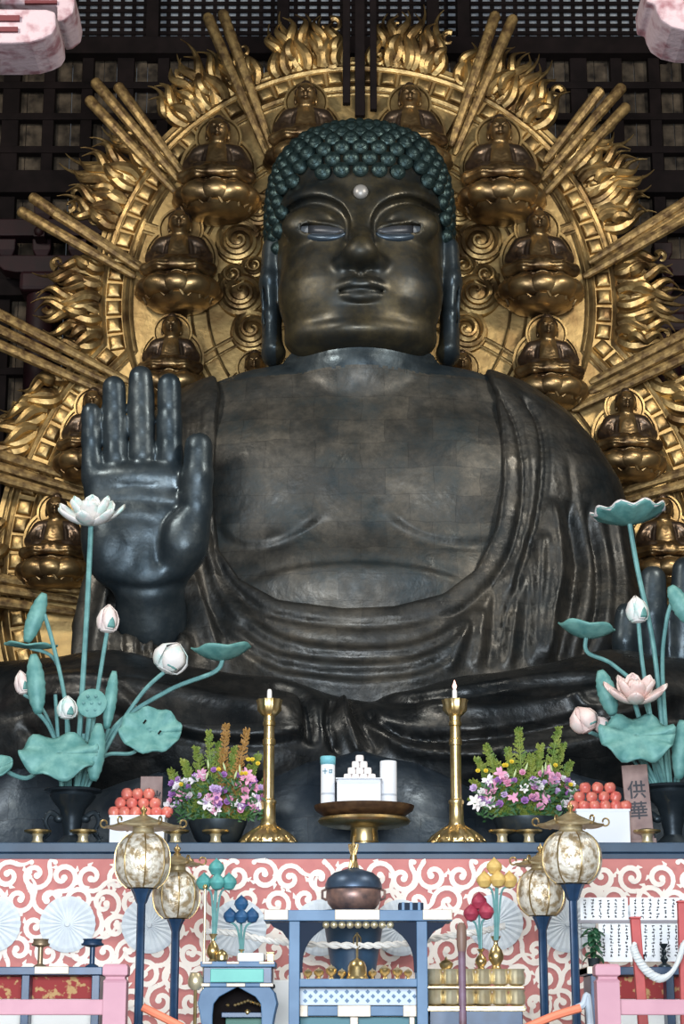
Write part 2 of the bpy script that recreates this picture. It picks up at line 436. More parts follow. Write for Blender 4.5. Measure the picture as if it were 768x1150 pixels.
# ================================================================ the great seated figure
def pz(px, py, Y): p = Pt(px, py, Y); return (p.x, p.z)
def PA(px, py, Y): return np.array(Pt(px, py, Y))
CX = Pt(405, 575, -1).x
buddha = thing('buddha_statue', 'colossal dark bronze seated statue with right palm raised, before the gold halo', 'statue', (CX, 0, 5.0))
def table(rows, Yref):
    z = np.array([Pt(405, r[0], Yref).z for r in rows])[::-1]
    cols = [np.array([r[i] for r in rows], float)[::-1] for i in range(1, len(rows[0]))]
    return z, cols
def loftF(V, rows, Yref, n=2.4, cx=CX):
    """rows: (py, half width px, depth front m, depth back m, ycentre)"""
    z, (w, df, db, yc) = table(rows, Yref)
    S = np.array([Sc(r[0], Yref) for r in rows])[::-1]
    w = w/S; zz = V.Z.ravel()
    W = np.interp(zz, z, w).astype(np.float32)[None, None, :]; DF = np.interp(zz, z, df).astype(np.float32)[None, None, :]
    DB = np.interp(zz, z, db).astype(np.float32)[None, None, :]; YC = np.interp(zz, z, yc).astype(np.float32)[None, None, :]
    y = V.Y-YC; D = np.where(y < 0, DF, DB)
    rho = (np.abs((V.X-cx)/W)**n+np.abs(y/D)**n)**(1./n)
    F = (rho-1)*np.minimum(np.minimum(W, D), 1.6)*.8
    return np.maximum(F, np.maximum(V.Z-z[-1], z[0]-V.Z))
# ---- body: torso, arms, hands, legs in one continuous surface
lo = (-7.6, -6.2, 6.2); hi = (9.9, 3.0, 18.4)
V = Vol(lo, hi, .07)
torso_rows = [(403,62,.9,1.2,-.1),(412,92,1.1,1.3,0),(420,145,1.4,1.4,0),(430,172,1.7,1.6,.1),(440,185,1.95,1.7,.15),(455,203,2.15,1.8,.2),(480,226,2.35,2.0,.2),(500,241,2.5,2.1,.2),
   (540,262,2.75,2.3,.2),(600,274,2.9,2.4,.2),(650,276,2.95,2.4,.2),(700,290,3.0,2.4,.2),(760,280,3.1,2.4,.1),(830,280,3.2,2.4,0)]
T = loftF(V, torso_rows, -.6)
# chest swell, pectorals, belly
def bulge(F, px, py, Y, r, k=.5): return smin(F, ell(V, PA(px, py, Y), r), k)
B = T+0
B = bulge(B, 318, 540, -1.7, (1.75, .95, 1.35)); B = bulge(B, 492, 540, -1.7, (1.75, .95, 1.35))
B = bulge(B, 405, 665, -1.9, (2.6, 1.05, .95), .6)
neck = cap(V, PA(405, 425, -.5), PA(405, 408, -.5), 1.72, 1.62)
neck = smin(neck, ell(V, PA(405, 409, -.6), (1.80, 1.62, .24)), .08)
B = smin(B, neck, .18)
# raised right hand (viewer's left)
HY = -4.2
def hp(x, y, dy=0.): return PA(x, y, HY+dy)
hs = Sc(550, HY)
H = None
fing = [((102,463,-.10),(103,496,-.02),(104,528,0),(110,562,.1), 11.4,12.2,12.6,12.6),
        ((128,435,-.08),(129,475,-.02),(130,515,0),(134,565,.1), 13.6,14.3,14.8,14.8),
        ((158,424,-.06),(159,466,-.02),(160,512,0),(160,565,.1), 14.2,15.2,15.6,15.5),
        ((190,432,-.10),(190,474,-.04),(191,512,0),(190,560,.1), 13.8,14.6,15.2,15.2)]
for (a, b, c, d, r1, r2, r3, r4) in fing:
    f = chain(V, [hp(*a), hp(*b), hp(*c), hp(*d)], [r1/hs, r2/hs, r3/hs, r4/hs], .05)
    for yy in ((482,505,532),(466,498,524),(462,493,520),(464,496,522))[fing.index((a, b, c, d, r1, r2, r3, r4))]:
        f = f+.022*np.exp(-((V.Z-hp(0, yy)[2])/.06)**2)
    H = f if H is None else np.minimum(H, f)
th = chain(V, [hp(223,501,-.35), hp(222,535,-.30), hp(220,570,-.2), hp(208,610,-.1)], [16/hs, 17/hs, 18/hs, 26/hs], .1)
H = smin(H, th, .05)
palm = ell(V, hp(160,590,.30), (68/hs, .62, 66/hs))
q = smax(smax(np.abs(V.X-hp(151,0+570).item(0))-45/hs, np.abs(V.Z-hp(0,578)[2])-40/hs, .3), np.abs(V.Y-(HY+.22))-.34, .2)
palm = smin(palm, q, .45)
palm = smin(palm, ell(V, hp(203,606,.05), (30/hs, .60, 44/hs)), .2)     # thumb mount
palm = smin(palm, ell(V, hp(124,612,.10), (27/hs, .52, 46/hs)), .25)
palm = smin(palm, ell(V, hp(156,536,.0), (58/hs, .36, 14/hs)), .22)
H = smin(H, palm, .12)
arm = chain(V, [hp(168,650,.45), hp(170,700,1.0), hp(165,790,2.6)], [40/hs, 37/hs, 60/hs], .3)
H = smin(H, arm, .3)
for ln, w_, a_ in ((((100,560),(150,563),(200,570)), .05, .07), (((185,566),(178,590),(176,625)), .06, .1), (((118,588),(150,586),(178,588)), .05, .05), (((115,655),(165,662),(215,652)), .07, .08)):
    pts = [hp(x, y, -.25) for x, y in ln]
    f = chain(V, pts, [w_]*len(pts)); d2 = None
    H = smax(H, -(np.hypot(np.maximum(f, 0), 0)-a_+w_*0), .05) if False else H
B = np.minimum(B, H)
# left hand on the knee (viewer's right), fingers rising
LY = -3.9; ls = Sc(690, LY)
def lp(x, y, dy=0.): return PA(x, y, LY+dy)
for (a, b, c, r) in [((704,690,0),(702,720,.0),(706,770,.3),15), ((733,650,-.1),(732,690,-.1),(735,765,.2),16.5), ((770,640,-.1),(768,690,-.1),(764,765,.2),17), ((806,648,-.1),(803,695,-.1),(796,765,.2),17),((840,668,0),(835,705,0),(826,765,.3),15)]:
    B = smin(B, chain(V, [lp(*a), lp(*b), lp(*c)], [r*.92/ls, r/ls, r*1.08/ls], .05), .05)
B = smin(B, ell(V, lp(770,775,.2), (85/ls, .9, 26/ls)), .2)
v, f = surfnet(B, V.o, V.h)
palm_lines = [([(100,561),(150,563),(205,566)], 'groove', .05, .06), ([(178,640),(176,610),(184,582),(205,563)], 'groove', .09, .10), ([(120,585),(150,583),(178,586)], 'groove', .035, .05),
  ([(112,652),(165,661),(218,648)], 'groove', .08, .08), ([(130,548),(150,545),(172,548)], 'groove', .03, .04),([(205,566),(212,572),(222,575)],'groove',.04,.05),([(176,575),(173,560),(174,540)], 'groove',.03,.05)]
fl = [([pz(x, y, HY-.3) for x, y in l[0]],)+tuple(l[1:]) for l in palm_lines]
fl2 = [([(245,588),(270,610),(315,609),(366,578)], 'step', .13, .22, 1), ([(432,578),(470,602),(515,609),(562,603)], 'step', .13, .22, 1),
       ([(268,660),(330,643),(405,638),(480,645),(530,660)], 'step', .10, .2, -1)]
fl2 = [([pz(x, y, -2.6) for x, y in l[0]],)+tuple(l[1:]) for l in fl2]
msk = v[:,1] < -3.3
v1 = folds(v, f, fl); v2 = folds(v, f, fl2)
isH = (v[:,1] < -3.0) & (v[:,0] < Pt(236,600,HY).x)
v = np.where(isH[:, None], v1, v2)
body = npmesh('body', v, f, M['bz_chest'], buddha, world=True)
# bluish patina on the hands is a second material slot
body.data.materials.append(M['bz_hand'])
cen = np.empty(len(body.data.polygons)*3); body.data.polygons.foreach_get('center', cen); cen = cen.reshape(-1, 3)+np.array(buddha.location)
body.data.polygons.foreach_set('material_index', (((cen[:,1] < -2.9) & (cen[:,0] < Pt(240,600,HY).x)) | ((cen[:,1] < -2.6) & (cen[:,0] > Pt(670,600,LY).x)) | (cen[:,2] > Pt(405,414,-2).z)).astype(np.int32))
# ---- robe
R_ = T-.17
slv = chain(V, [PA(225,480,.2), PA(180,600,-.6), PA(165,700,-1.6)], [.8, 1.0, 1.3], .3)
R_ = smin(R_, slv, .5)
# right sleeve hanging from the raised forearm
slv2 = chain(V, [PA(160,680,-2.6), PA(155,770,-2.9)], [1.1, 1.35], .2)
slv3 = cap(V, PA(135,650,-2.6), PA(125,760,-2.8), .6, .85)
slv4 = cap(V, PA(215,640,-2.0), PA(205,760,-2.6), .7, .95)
Rs = smin(smin(slv2, slv3, .25), slv4, .25)
Rs = smax(Rs, -chain(V, [hp(168,600,.2), hp(170,690,.75), hp(166,730,1.4)], [56/hs, 46/hs, 40/hs]), .08)
R_ = smin(R_, Rs, .3)
# left sleeve / upper arm (viewer's right)
R_ = smin(R_, chain(V, [PA(606,500,.3), PA(644,600,-.2), PA(652,720,-1.4)], [.8, .95, 1.15], .3), .5)
# opening on the chest
U = [(236,395),(247,440),(243,500),(240,560),(247,620),(270,655),(314,680),(385,690),(440,688),(496,673),(532,645),(555,598),(563,545),(562,480),(556,445),(544,416),(538,395)]
Up = [pz(x, y, -2.4 if y > 470 else (-1.6 if y > 425 else -.8)) for x, y in U]
sd = sdpoly2(V.X[:, 0, :], V.Z[:, 0, :], Up).astype(np.float32)[:, None, :]
R_ = np.where(V.Y < 1.0, smax(R_, -sd, .1), R_)
R_ = np.maximum(R_, V.Z-Pt(405,414,-.6).z-.0)
v, f = surfnet(R_, V.o, V.h)
rl = [  # (pixel polyline, kind, amp, width, side)
 ([(244,440),(236,520),(240,600),(256,655),(300,695),(380,711),(440,710),(500,698)], 'groove', .12, .07),
 ([(556,425),(578,460),(588,520),(585,580),(566,640),(524,688),(490,702)], 'groove', .20, .065),
 ([(590,432),(608,462),(612,520),(600,600),(572,680),(556,752)], 'groove', .22, .07),
 ([(640,505),(645,560),(640,620)], 'groove', .06, .05),
 ([(600,600),(598,660),(590,752)], 'step', .26, .18, 1), ([(618,560),(624,640),(616,700),(606,752)], 'ridge', .26, .14),
 ([(640,560),(652,620),(646,660),(632,720),(628,752)], 'groove', .3, .1), ([(664,560),(676,620),(672,680),(652,745)], 'groove', .28, .1),
 ([(690,560),(700,640),(694,700)], 'step', .16, .16, 1),
 ([(540,690),(535,730),(530,760)], 'ridge', .14, .1), ([(520,705),(512,735),(500,765)], 'ridge', .14, .1), ([(556,660),(552,710),(545,760)], 'groove', .14, .09), ([(574,640),(572,700),(566,760)], 'ridge', .16, .1),
 # belly folds
 ([(262,672),(300,715),(350,733),(405,738),(460,733),(505,712),(530,685)], 'step', .20, .20, -1),
 ([(255,700),(300,738),(350,752),(405,756),(460,751),(500,733),(528,705)], 'step', .22, .20, -1),
 ([(262,730),(310,762),(360,772),(410,776),(470,768),(505,750)], 'step', .2, .18, -1),
 # left side folds
 ([(206,452),(204,520),(208,600),(228,680),(262,740)], 'step', .16, .18, -1), ([(222,440),(222,520),(226,600)], 'groove', .06, .06),
 ([(236,560),(222,640),(232,710),(250,755)], 'ridge', .16, .12), ([(212,620),(205,690),(214,755)], 'ridge', .18, .12), ([(188,640),(182,700),(188,755)], 'groove', .2, .1),
 ([(232,600),(244,660),(276,712)], 'ridge', .12, .1),
 ([(133,690),(131,725),(133,765)], 'ridge', .16, .05), ([(163,700),(160,730),(162,765)], 'ridge', .18, .05), ([(196,668),(180,700),(176,765)], 'ridge', .2, .06), ([(206,690),(198,720),(196,765)], 'groove', .2, .06), ([(146,700),(146,730),(148,765)], 'groove', .2, .05),
 ([(160,690),(150,720),(150,765)], 'ridge', .12, .1), ([(136,680),(124,715),(122,765)], 'groove', .2, .12), ([(112,640),(98,700),(96,765)], 'ridge', .2, .12), ([(176,700),(170,730),(172,765)], 'groove', .2, .1), ([(90,660),(84,700),(82,760)], 'groove', .2, .12),
]
def conv(lines, Y): return [([pz(x, y, Y) for x, y in l[0]],)+tuple(l[1:]) for l in lines]
v = folds(v, f, conv(rl, -2.4))
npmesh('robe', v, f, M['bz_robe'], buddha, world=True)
# ---- crossed legs under the robe
Vl = Vol((-10.5, -7.2, 3.9), (11.3, 1.5, 9.4), .07)
legs = chain(Vl, [PA(-60,850,-3.0), PA(120,830,-4.2), PA(300,848,-4.6), PA(420,860,-4.4)], [1.9, 1.75, 1.5, 1.2], .3)
legs = smin(legs, chain(Vl, [PA(870,850,-3.0), PA(690,830,-4.2), PA(530,848,-4.6), PA(400,862,-4.4)], [1.9, 1.75, 1.5, 1.2], .3), .25)
legs = smin(legs, chain(Vl, [PA(130,800,-2.2), PA(680,800,-2.2)], [1.1, 1.1]), .5)
legs = smax(legs, (3.95+.9)-Vl.Z, .2)
v, f = surfnet(legs, Vl.o, Vl.h)
ll = [([(0,800),(60,790),(130,800),(220,830),(300,835),(345,828)], 'step', .22, .2, 1), ([(0,770),(80,765),(180,775),(260,790),(330,800)], 'ridge', .14, .15),
 ([(300,765),(338,772),(348,800),(350,840)], 'groove', .28, .09), ([(374,780),(370,810),(378,850)], 'groove', .22, .07), ([(384,778),(388,810),(404,850)], 'ridge', .2, .08), ([(396,778),(404,806),(424,846)], 'groove', .2, .07),
 ([(405,778),(420,806),(450,826),(500,834),(560,830),(640,812),(720,790)], 'groove', .26, .09), ([(410,770),(450,782),(520,780),(600,766),(680,762)], 'step', .16, .16, 1),
 ([(418,800),(446,836),(500,850),(560,850)], 'ridge', .18, .10), ([(560,845),(640,832),(700,820),(768,815)], 'step', .2, .18, -1), ([(120,770),(150,800),(160,850)], 'ridge', .14, .12),
 ([(20,810),(60,850),(100,870)], 'groove', .16, .1), ([(640,780),(660,800),(700,800),(768,780)], 'ridge', .18, .12), ([(470,790),(540,800),(620,790),(680,775)], 'ridge', .1, .12)]
v = folds(v, f, conv(ll, -5.6))
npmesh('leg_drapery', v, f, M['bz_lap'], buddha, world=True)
# ---- head
Vh = Vol((CX-2.75, -3.9, 16.4), (CX+2.75, 2.2, 23.6), .045)
FY = -.6
head_rows = [(150,30,.8,.9,-.2),(165,62,1.5,1.5,-.2),(185,80,1.95,1.7,-.15),(205,88,2.15,1.8,-.1),(230,92,2.28,1.9,-.1),(260,95,2.33,1.9,-.1),(300,95,2.36,1.9,-.1),(320,92,2.34,1.8,-.15),(345,88,2.28,1.7,-.2),(366,77,2.1,1.5,-.25),(380,58,1.85,1.3,-.3),(386,40,1.5,1.0,-.4),(390,20,.8,.6,-.5)]
z_, (w_, df_, db_, yc_) = table(head_rows, FY)
Hd = loftF(Vh, head_rows, FY, 2.35)
def fp(x, y, dy=0.):
    """point on the face front at pixel"""
    Y = -2.5
    for _ in range(4):
        p = Pt(x, y, Y); w = np.interp(p.z, z_, w_)/Sc(y, FY); d = np.interp(p.z, z_, df_); yc = np.interp(p.z, z_, yc_)
        r = min(abs((p.x-CX)/w), .97); Y = yc-d*(1-r**2.35)**(1/2.35)
    return np.array(Pt(x, y, Y))+np.array([0, dy, 0])
E = lambda c, r: ell(Vh, c, r)
def CH(pts, rad, k=.06, sy=1.): return chain(Vh, pts, rad, k, sy)
def CS(pts, rad, k=.03):
    q = catmull(pts, 4); r = np.interp(np.linspace(0, len(pts)-1, len(q)), range(len(pts)), rad)
    return chain(Vh, [np.array(p) for p in q], list(r), k)
for s in (-1, 1):
    def X(x): return 405+s*x
    # cheeks, brow plane
    Hd = smin(Hd, E(fp(X(38), 335, .74), (1.0, .72, 1.2)), .6)
    # brow overhang merging into the forehead, crisp hollow under it
    Hd = smin(Hd, CS([fp(X(12), 258, .10), fp(X(15), 240, .13), fp(X(28), 225, .15), fp(X(47), 218.5, .16), fp(X(68), 221, .16), fp(X(87), 232, .16)], [.16, .20, .22, .22, .18, .08], .05), .26)
    Hd = smax(Hd, -CS([fp(X(17), 266, -.10), fp(X(19), 248, -.08), fp(X(29), 235, -.06), fp(X(48), 228.5, -.04), fp(X(68), 230, -.02), fp(X(88), 240, .02)], [.11, .125, .13, .13, .10, .04], .03), .09)
    # heavy eyelid swelling between brow and slit
    Hd = smin(Hd, E(fp(X(50), 249, .34), (.80, .44, .50)), .10)
    Hd = smin(Hd, CS([fp(X(21), 257, .02), fp(X(34), 253, -.05), fp(X(50), 252.3, -.07), fp(X(64), 252.6, -.04), fp(X(80), 257, .02)], [.03, .05, .055, .05, .03], .03), .06)
    # slit
    Hd = smax(Hd, -CS([fp(X(20), 259.5, -.04), fp(X(36), 259, -.13), fp(X(52), 258.8, -.14), fp(X(66), 258.6, -.11), fp(X(79), 259.5, -.04)], [.05, .10, .11, .09, .04], .03), .03)
    # nostril wing
    Hd = smin(Hd, E(fp(X(17), 297, .04), (.25, .32, .21)), .12)
    # smile fold
    # ear
    ex = 405+s*102
    a_ = CH([PA(ex-s*2, 280, -.35), PA(ex-s*0, 320, -.45), PA(ex-s*2, 360, -.5), PA(ex-s*3, 398, -.55)], [.22, .24, .22, .26], .1, 2.2)
    a_ = smin(a_, CH([PA(ex+s*1, 285, -.2), PA(ex+s*3, 310, .1), PA(ex+s*2, 340, 0), PA(ex-s*1, 360, -.2)], [.14, .16, .14, .12], .08, 1.6), .1)
    a_ = smax(a_, -CH([PA(ex+s*1, 305, -.75), PA(ex+s*2, 345, -.75), PA(ex+s*0, 375, -.8)], [.10, .12, .08], .05), .08)
    Hd = smin(Hd, a_, .12)
# nose
Hd = smin(Hd, CH([fp(405, 236, .16), fp(405, 256, .04), fp(405, 270, -.10), fp(405, 283, -.30)], [.14, .17, .23, .30], .1), .14)
Hd = smin(Hd, E(fp(405, 290, -.26), (.40, .36, .28)), .12)
for s in (-1, 1): Hd = smax(Hd, -E(fp(405+s*12, 306, -.20), (.15, .24, .07)), .10)
# muzzle, philtrum, lips, chin
Hd = smin(Hd, E(fp(405, 332, .50), (1.1, .5, .75)), .6)
Hd = smax(Hd, -CH([fp(405, 309, -.10), fp(405, 314, -.12)], [.05, .05]), .12)
Hd = smin(Hd, CS([fp(367, 330, .02), fp(382, 325, -.10), fp(396, 322, -.18), fp(405, 322.6, -.18), fp(414, 322, -.18), fp(428, 325, -.10), fp(443, 330, .02)], [.05, .13, .15, .14, .15, .13, .05]), .09)
Hd = smin(Hd, CS([fp(372, 333.5, .0), fp(388, 335.5, -.15), fp(405, 336.5, -.20), fp(422, 335.5, -.15), fp(438, 333.5, .0)], [.05, .12, .145, .12, .05]), .06)
Hd = smax(Hd, -CS([fp(364, 330, .02), fp(376, 330.5, -.10), fp(390, 330.5, -.30), fp(405, 330.5, -.36), fp(420, 330.5, -.30), fp(434, 330.5, -.10), fp(446, 330, .02)], [.02, .03, .035, .04, .035, .03, .02]), .05)
Hd = smax(Hd, -CS([fp(380, 341, -.04), fp(405, 344, -.12), fp(430, 341, -.04)], [.05, .09, .05]), .10)
Hd = smin(Hd, E(fp(405, 359, .24), (.78, .52, .38)), .16)
Hd = smin(Hd, E(PA(405, 389, -1.3), (1.6, 1.25, .42)), .3)     # double chin
v, f = surfnet(Hd, Vh.o, Vh.h)
head = npmesh('head', v, f, M['bz_face'], buddha, world=True)
head.data.materials.append(M['bz_hand'])
hc = np.empty(len(head.data.polygons)*3); head.data.polygons.foreach_get('center', hc); hc = hc.reshape(-1, 3)+np.array(buddha.location)
head.data.polygons.foreach_set('material_index', (np.abs(hc[:,0]-CX) > 92/Sc(300, -.6)).astype(np.int32))
# eyes and urna
for s in (-1, 1):
    X = lambda x: 405+s*x
    cx_ = [19,27,35,43,51,59,66,73,79]
    tp = [258,255.8,255,254.6,254.6,254.8,255.4,256.8,258.8]; bt = [260.5,262.6,263.4,263.8,263.8,263.4,262.6,261.4,259.8]
    def ey(x, y, k): return Vector(fp(X(x), y, .02-.05*sin(pi*k/8)-.05*(k/8)**2))
    def sheet(k0, k1, dy=0.):
        e = MB(); e.grid([[ey(cx_[k], tp[k]*(1-q)+bt[k]*q, k)+Vector((0, dy, 0)) for k in range(k0, k1+1)] for q in (0, .5, 1)]); return e
    eo = sheet(0, 8).build('eye', M['eye'], head, world=True, solid=.05); tag(eo, label='half-closed pale eye of the bronze face')
    sheet(0, 5, -.03).build('iris', M['pupil'], eo, world=True, solid=.012)
    lid = MB(); P = catmull([fp(X(x), y, d_) for x, y, d_ in ((17,261,.04),(24,265.5,.02),(36,267.5,.0),(48,267.3,.0),(60,265,.01),(72,262,.04),(80,260.5,.06))], 5); n_ = len(P)
    lid.tube(P, [.02+.07*sin(pi*i/(n_-1))**.7 for i in range(n_)], 12); lid.build('lower_eyelid', M['eyelid'], head, world=True)
u = MB(); u.sphere(fp(405, 216, -.03), .175, 20, 12, (1, .7, 1)); tag(u.build('urna', M['urna'], head, world=True), label='pale round boss between the brows')
# hair cap + curls
Hc = Pt(405, 248, -.35)   # centre of the cranium
hair_rows = [(145,14,.35,.5,.0),(149,40,.9,.9,.0),(156,59,1.25,1.25,.0),(166,75,1.6,1.6,.0),(177,85,1.85,1.8,0),(190,92,2.15,1.95,0),(205,97,2.28,2.0,0),(230,100,2.36,2.05,.0),(260,100,2.38,2.05,.0),(290,98,2.15,2.0,.2)]
def hairline(x):   # lowest pixel row of hair at horizontal distance x from the nose line, in front
    return np.interp(x, [0, 50, 66, 78, 86, 92, 104, 110], [197, 199, 205, 216, 232, 292, 294, 294])
zh, (wh, dfh, dbh, ych) = table(hair_rows, FY)
Vc = Vol((CX-2.7, -2.9, Pt(405,296,-.5).z-.3), (CX+2.7, 2.4, Pt(405,130,0).z+.2), .07)
Hh = loftF(Vc, hair_rows, FY, 2.2)+.08
xs = Vc.X.ravel(); hlz = np.array([Pt(405, float(hairline(abs(x-CX)*46.5)), float(np.interp(abs(x-CX)*46.5, [0,60,85,100], [-2.6,-2.3,-1.6,-.6]))).z for x in xs], np.float32)[:, None, None]
front = np.maximum(Vc.Z*0+Vc.Y-(-.55), 0)*1.6
Hh = np.maximum(Hh, hlz-front-Vc.Z)
v, f = surfnet(Hh, Vc.o, Vc.h)
hair = npmesh('hair', v, f, M['bz_hair'], buddha, world=True)
def curl_mb():
    m = MB()
    prof = [(.02,.0)]
    prof = [(.55,-.2),(.80,-.05),(.88,.15),(.83,.30),(.90,.38),(.78,.55),(.70,.60),(.72,.68),(.52,.82),(.44,.84),(.42,.90),(.22,1.0),(.05,1.04)]
    m.lathe([(r, z) for r, z in prof], 14); return m
cm = curl_mb(); rowz = []
proto_c = None; curls = []
pyrow = [198,183,169,157,147,139.5]
# walk rows of the cap from the hairline up
def ringpt(py, ang):
    z = Pt(405, py, FY).z; w = np.interp(z, zh, wh)/Sc(py, FY); df = np.interp(z, zh, dfh); db = np.interp(z, zh, dbh); yc = np.interp(z, zh, ych)
    n = 2.2; ca, sa = cos(ang), sin(ang); d = df if ca > 0 else db
    k = (abs(sa/w)**n+abs(ca/d)**n)**(-1/n)
    return Vector((CX+k*sa, yc-k*ca, z))
spots = []
py = 290.; ri = 0
rows = [312, 298, 284, 269, 254, 240, 226.5, 213, 200, 188, 177.5, 168, 160, 153.5, 149, 146]
for ri, py in enumerate(rows):
    z = Pt(405, py, FY).z; w = np.interp(z, zh, wh)/Sc(py, FY)
    ncur = max(int(2*pi*w/.385), 4)
    for k in range(ncur):
        a = 2*pi*(k+.5*(ri % 2))/ncur
        if a > pi: a -= 2*pi
        p = ringpt(py, a)
        if p.y > .9 and py > 145: continue
        # front hairline
        ax_, ay_ = proj(p)
        if p.y < -.35 and ay_ > hairline(abs(ax_-405))-4: continue
        q1 = ringpt(py, a+.03); q2 = ringpt(py-2.5, a)
        nrm = (q1-p).cross(q2-p).normalized()
        if nrm.dot(p-Vector((CX, 0, Hc.z-.5))) < 0: nrm = -nrm
        if nrm.y < .3: nrm = (nrm+Vector((0,-.75,-.12))).normalized()
        spots.append((p, nrm, p.y))
spots.sort(key=lambda t: t[2])
me_c = None
for i, (p, nrm, _) in enumerate(spots[:98]):
    rot = nrm.to_track_quat('Z', 'Y')
    if me_c is None:
        o = cm.build('hair_curl', M['bz_hair'], hair); me_c = o.data
    else:
        o = bpy.data.objects.new('hair_curl', me_c); COL.objects.link(o); o.parent = hair
    o.location = Vector(p)-buddha.location; o.rotation_mode = 'QUATERNION'; o.rotation_quaternion = rot; s_ = .215*(.96+.08*random.random()); o.scale = (s_,)*3
rest = MB()
for (p, nrm, _) in spots[98:]:
    i0 = len(rest.v); rot = nrm.to_track_quat('Z', 'Y'); rest.add(cm.v, cm.f)
    rest.xf(lambda q: rot @ (q*.215)+p, i0)
tag(rest.build('hair_curls', M['bz_hair'], hair, world=True), kind='stuff')
# ---- lotus petal pedestal
def petal_pts(cx, Y, py0, py1, hw, lean, th=.25):
    rows_ = []
    for j in range(15):
        t = j/14; py_ = py1+(py0-py1)*t           # from base (py1) to tip (py0)
        wv = hw*(1-max(0, (t-.0))**2.6)**.5 if t < 1 else .0
        row = []
        for i in range(17):
            s = -1+2*i/16
            zz = Pt(cx, py_, Y).z
            x = Pt(cx, 880, Y).x+s*wv
            y = Y+lean*t*t-.55*(1-s*s)*(1-.4*t)+.9*abs(s)**2*0.6
            row.append((x, y, zz))
        rows_.append(row)
    return rows_
for cx, hw, py0, Y, dy in ((405, 3.15, 848, -6.6, 0), (180, 2.6, 872, -6.2, 0), (640, 2.6, 872, -6.2, 0), (20, 2.5, 868, -6.0, 0), (800, 2.5, 868, -6.0, 0), (290, 2.0, 868, -5.9, 0), (520, 2.0, 868, -5.9, 0)):
    m = MB(); m.grid(petal_pts(cx, Y, py0, 1010, hw, .6)); o = m.build('lotus_petal', M['bz_lotus'], buddha, world=True, solid=.3)
m = MB(); m.lathe([(7.4,4.9),(8.9,4.8),(9.3,4.4),(9.2,3.6),(8.6,3.0),(8.9,2.4),(9.2,1.5)], 64, (CX, -.0, 0), sy=.62)
m.build('pedestal', M['bz_lotus'], buddha, world=True)
# ================================================================ the gilded halo
YH = 4.6
def HP(px, py, Y=YH): return Pt(px, py, Y)
c1 = HP(403, 338); c2 = HP(403, 640)
s1 = Sc(338, YH)
halo = thing('halo', 'huge gilded halo board with flame border and rays behind the bronze statue', 'halo', (c1.x, YH, 5.0))
R1 = 262/s1; R2 = 372/Sc(640, YH)
# two-lobed outline: head circle over body circle
def halo_R(th, off=0.):
    """outline point for angle th about c1/c2 union (polar about c1)"""
    dz = c1.z-c2.z; dx, dzv = cos(th), sin(th)
    r1 = R1+off; b = dzv*dz; q = b*b-(dz*dz-(R2+off)**2); r2 = -b+sqrt(q) if q > 0 else 0
    return max(r1, r2)
def outline(off, n=240, a0=-1.25, a1=pi+1.25):
    return [Vector((c1.x+halo_R(a0+(a1-a0)*i/n, off)*cos(a0+(a1-a0)*i/n), 0, c1.z+halo_R(a0+(a1-a0)*i/n, off)*sin(a0+(a1-a0)*i/n))) for i in range(n+1)]
o_ = outline(.95)
m = MB(); m.prism([(p.x, p.z) for p in o_], YH, YH+.4); m.build('halo_board', M['gold_disc'], halo, smooth=False, world=True)
# border band: rails and raised oblong bosses
def ring(off, rad, Yo=0., nm='border_rail'):
    m = MB(); m.tube([p+Vector((0, YH-Yo, 0)) for p in outline(off, 300)], rad, 6); return m
m = ring(0, .10)
for of, r in ((-.16,.05),(.62,.09),(.78,.05)):
    k = ring(of, r); m.add(k.v, k.f)
m.build('border_rail', M['gold'], halo, world=True)
pts = outline(.31, 1200); acc = 0; boss = MB(); last = pts[0]; nb = 0
for a, b in zip(pts, pts[1:]):
    acc += (b-a).length
    if acc > .47:
        acc = 0; t = (b-a).normalized(); ang = atan2(t.z, t.x)
        R = Matrix.Rotation(-ang, 3, 'Y'); i0 = len(boss.v)
        for sc_, y in ((1,0),):
            v = [(x*.21, -yy, z*.20) for x, z, yy in ((-1,-1,0),(1,-1,0),(1,1,0),(-1,1,0))]+[(x*.18, -.09, z*.17) for x, z in ((-1,-1),(1,-1),(1,1),(-1,1))]+[(x*.11, -.13, z*.11) for x, z in ((-1,-1),(1,-1),(1,1),(-1,1))]
            boss.add([R @ Vector(q)+b+Vector((0, YH, 0)) for q in v], [(0,1,5,4),(1,2,6,5),(2,3,7,6),(3,0,4,7),(4,5,9,8),(5,6,10,9),(6,7,11,10),(7,4,8,11),(8,9,10,11)])
tag(boss.build('border_boss', M['gold'], halo, world=True), kind='stuff')
# inner rings: second concentric double ridge, lower circle continuing inside, head ring with beads
def circ(c, r, a0, a1, rad, Yo=.05, n=120):
    m = MB(); m.tube([Vector((c.x+r*cos(a0+(a1-a0)*i/n), YH-Yo, c.z+r*sin(a0+(a1-a0)*i/n))) for i in range(n+1)], rad, 6); return m
m = circ(c1, 196/s1, -.9, pi+.9, .07)
for r in (188, 170): k = circ(c1, r/s1, -.9, pi+.9, .045); m.add(k.v, k.f)
k = circ(c1, 262/s1, -1.0, pi+1.0, .09); m.add(k.v, k.f)
k = circ(c2, 300/s1, -.1, pi+.1, .05); m.add(k.v, k.f); k = circ(c2, 290/s1, -.1, pi+.1, .04); m.add(k.v, k.f)
m.build('inner_rail', M['gold'], halo, world=True)
ch_ = Pt(404, 318, YH)
m = circ(ch_, 138/s1, -1.3, pi+1.3, .05); k = circ(ch_, 124/s1, -1.3, pi+1.3, .05); m.add(k.v, k.f)
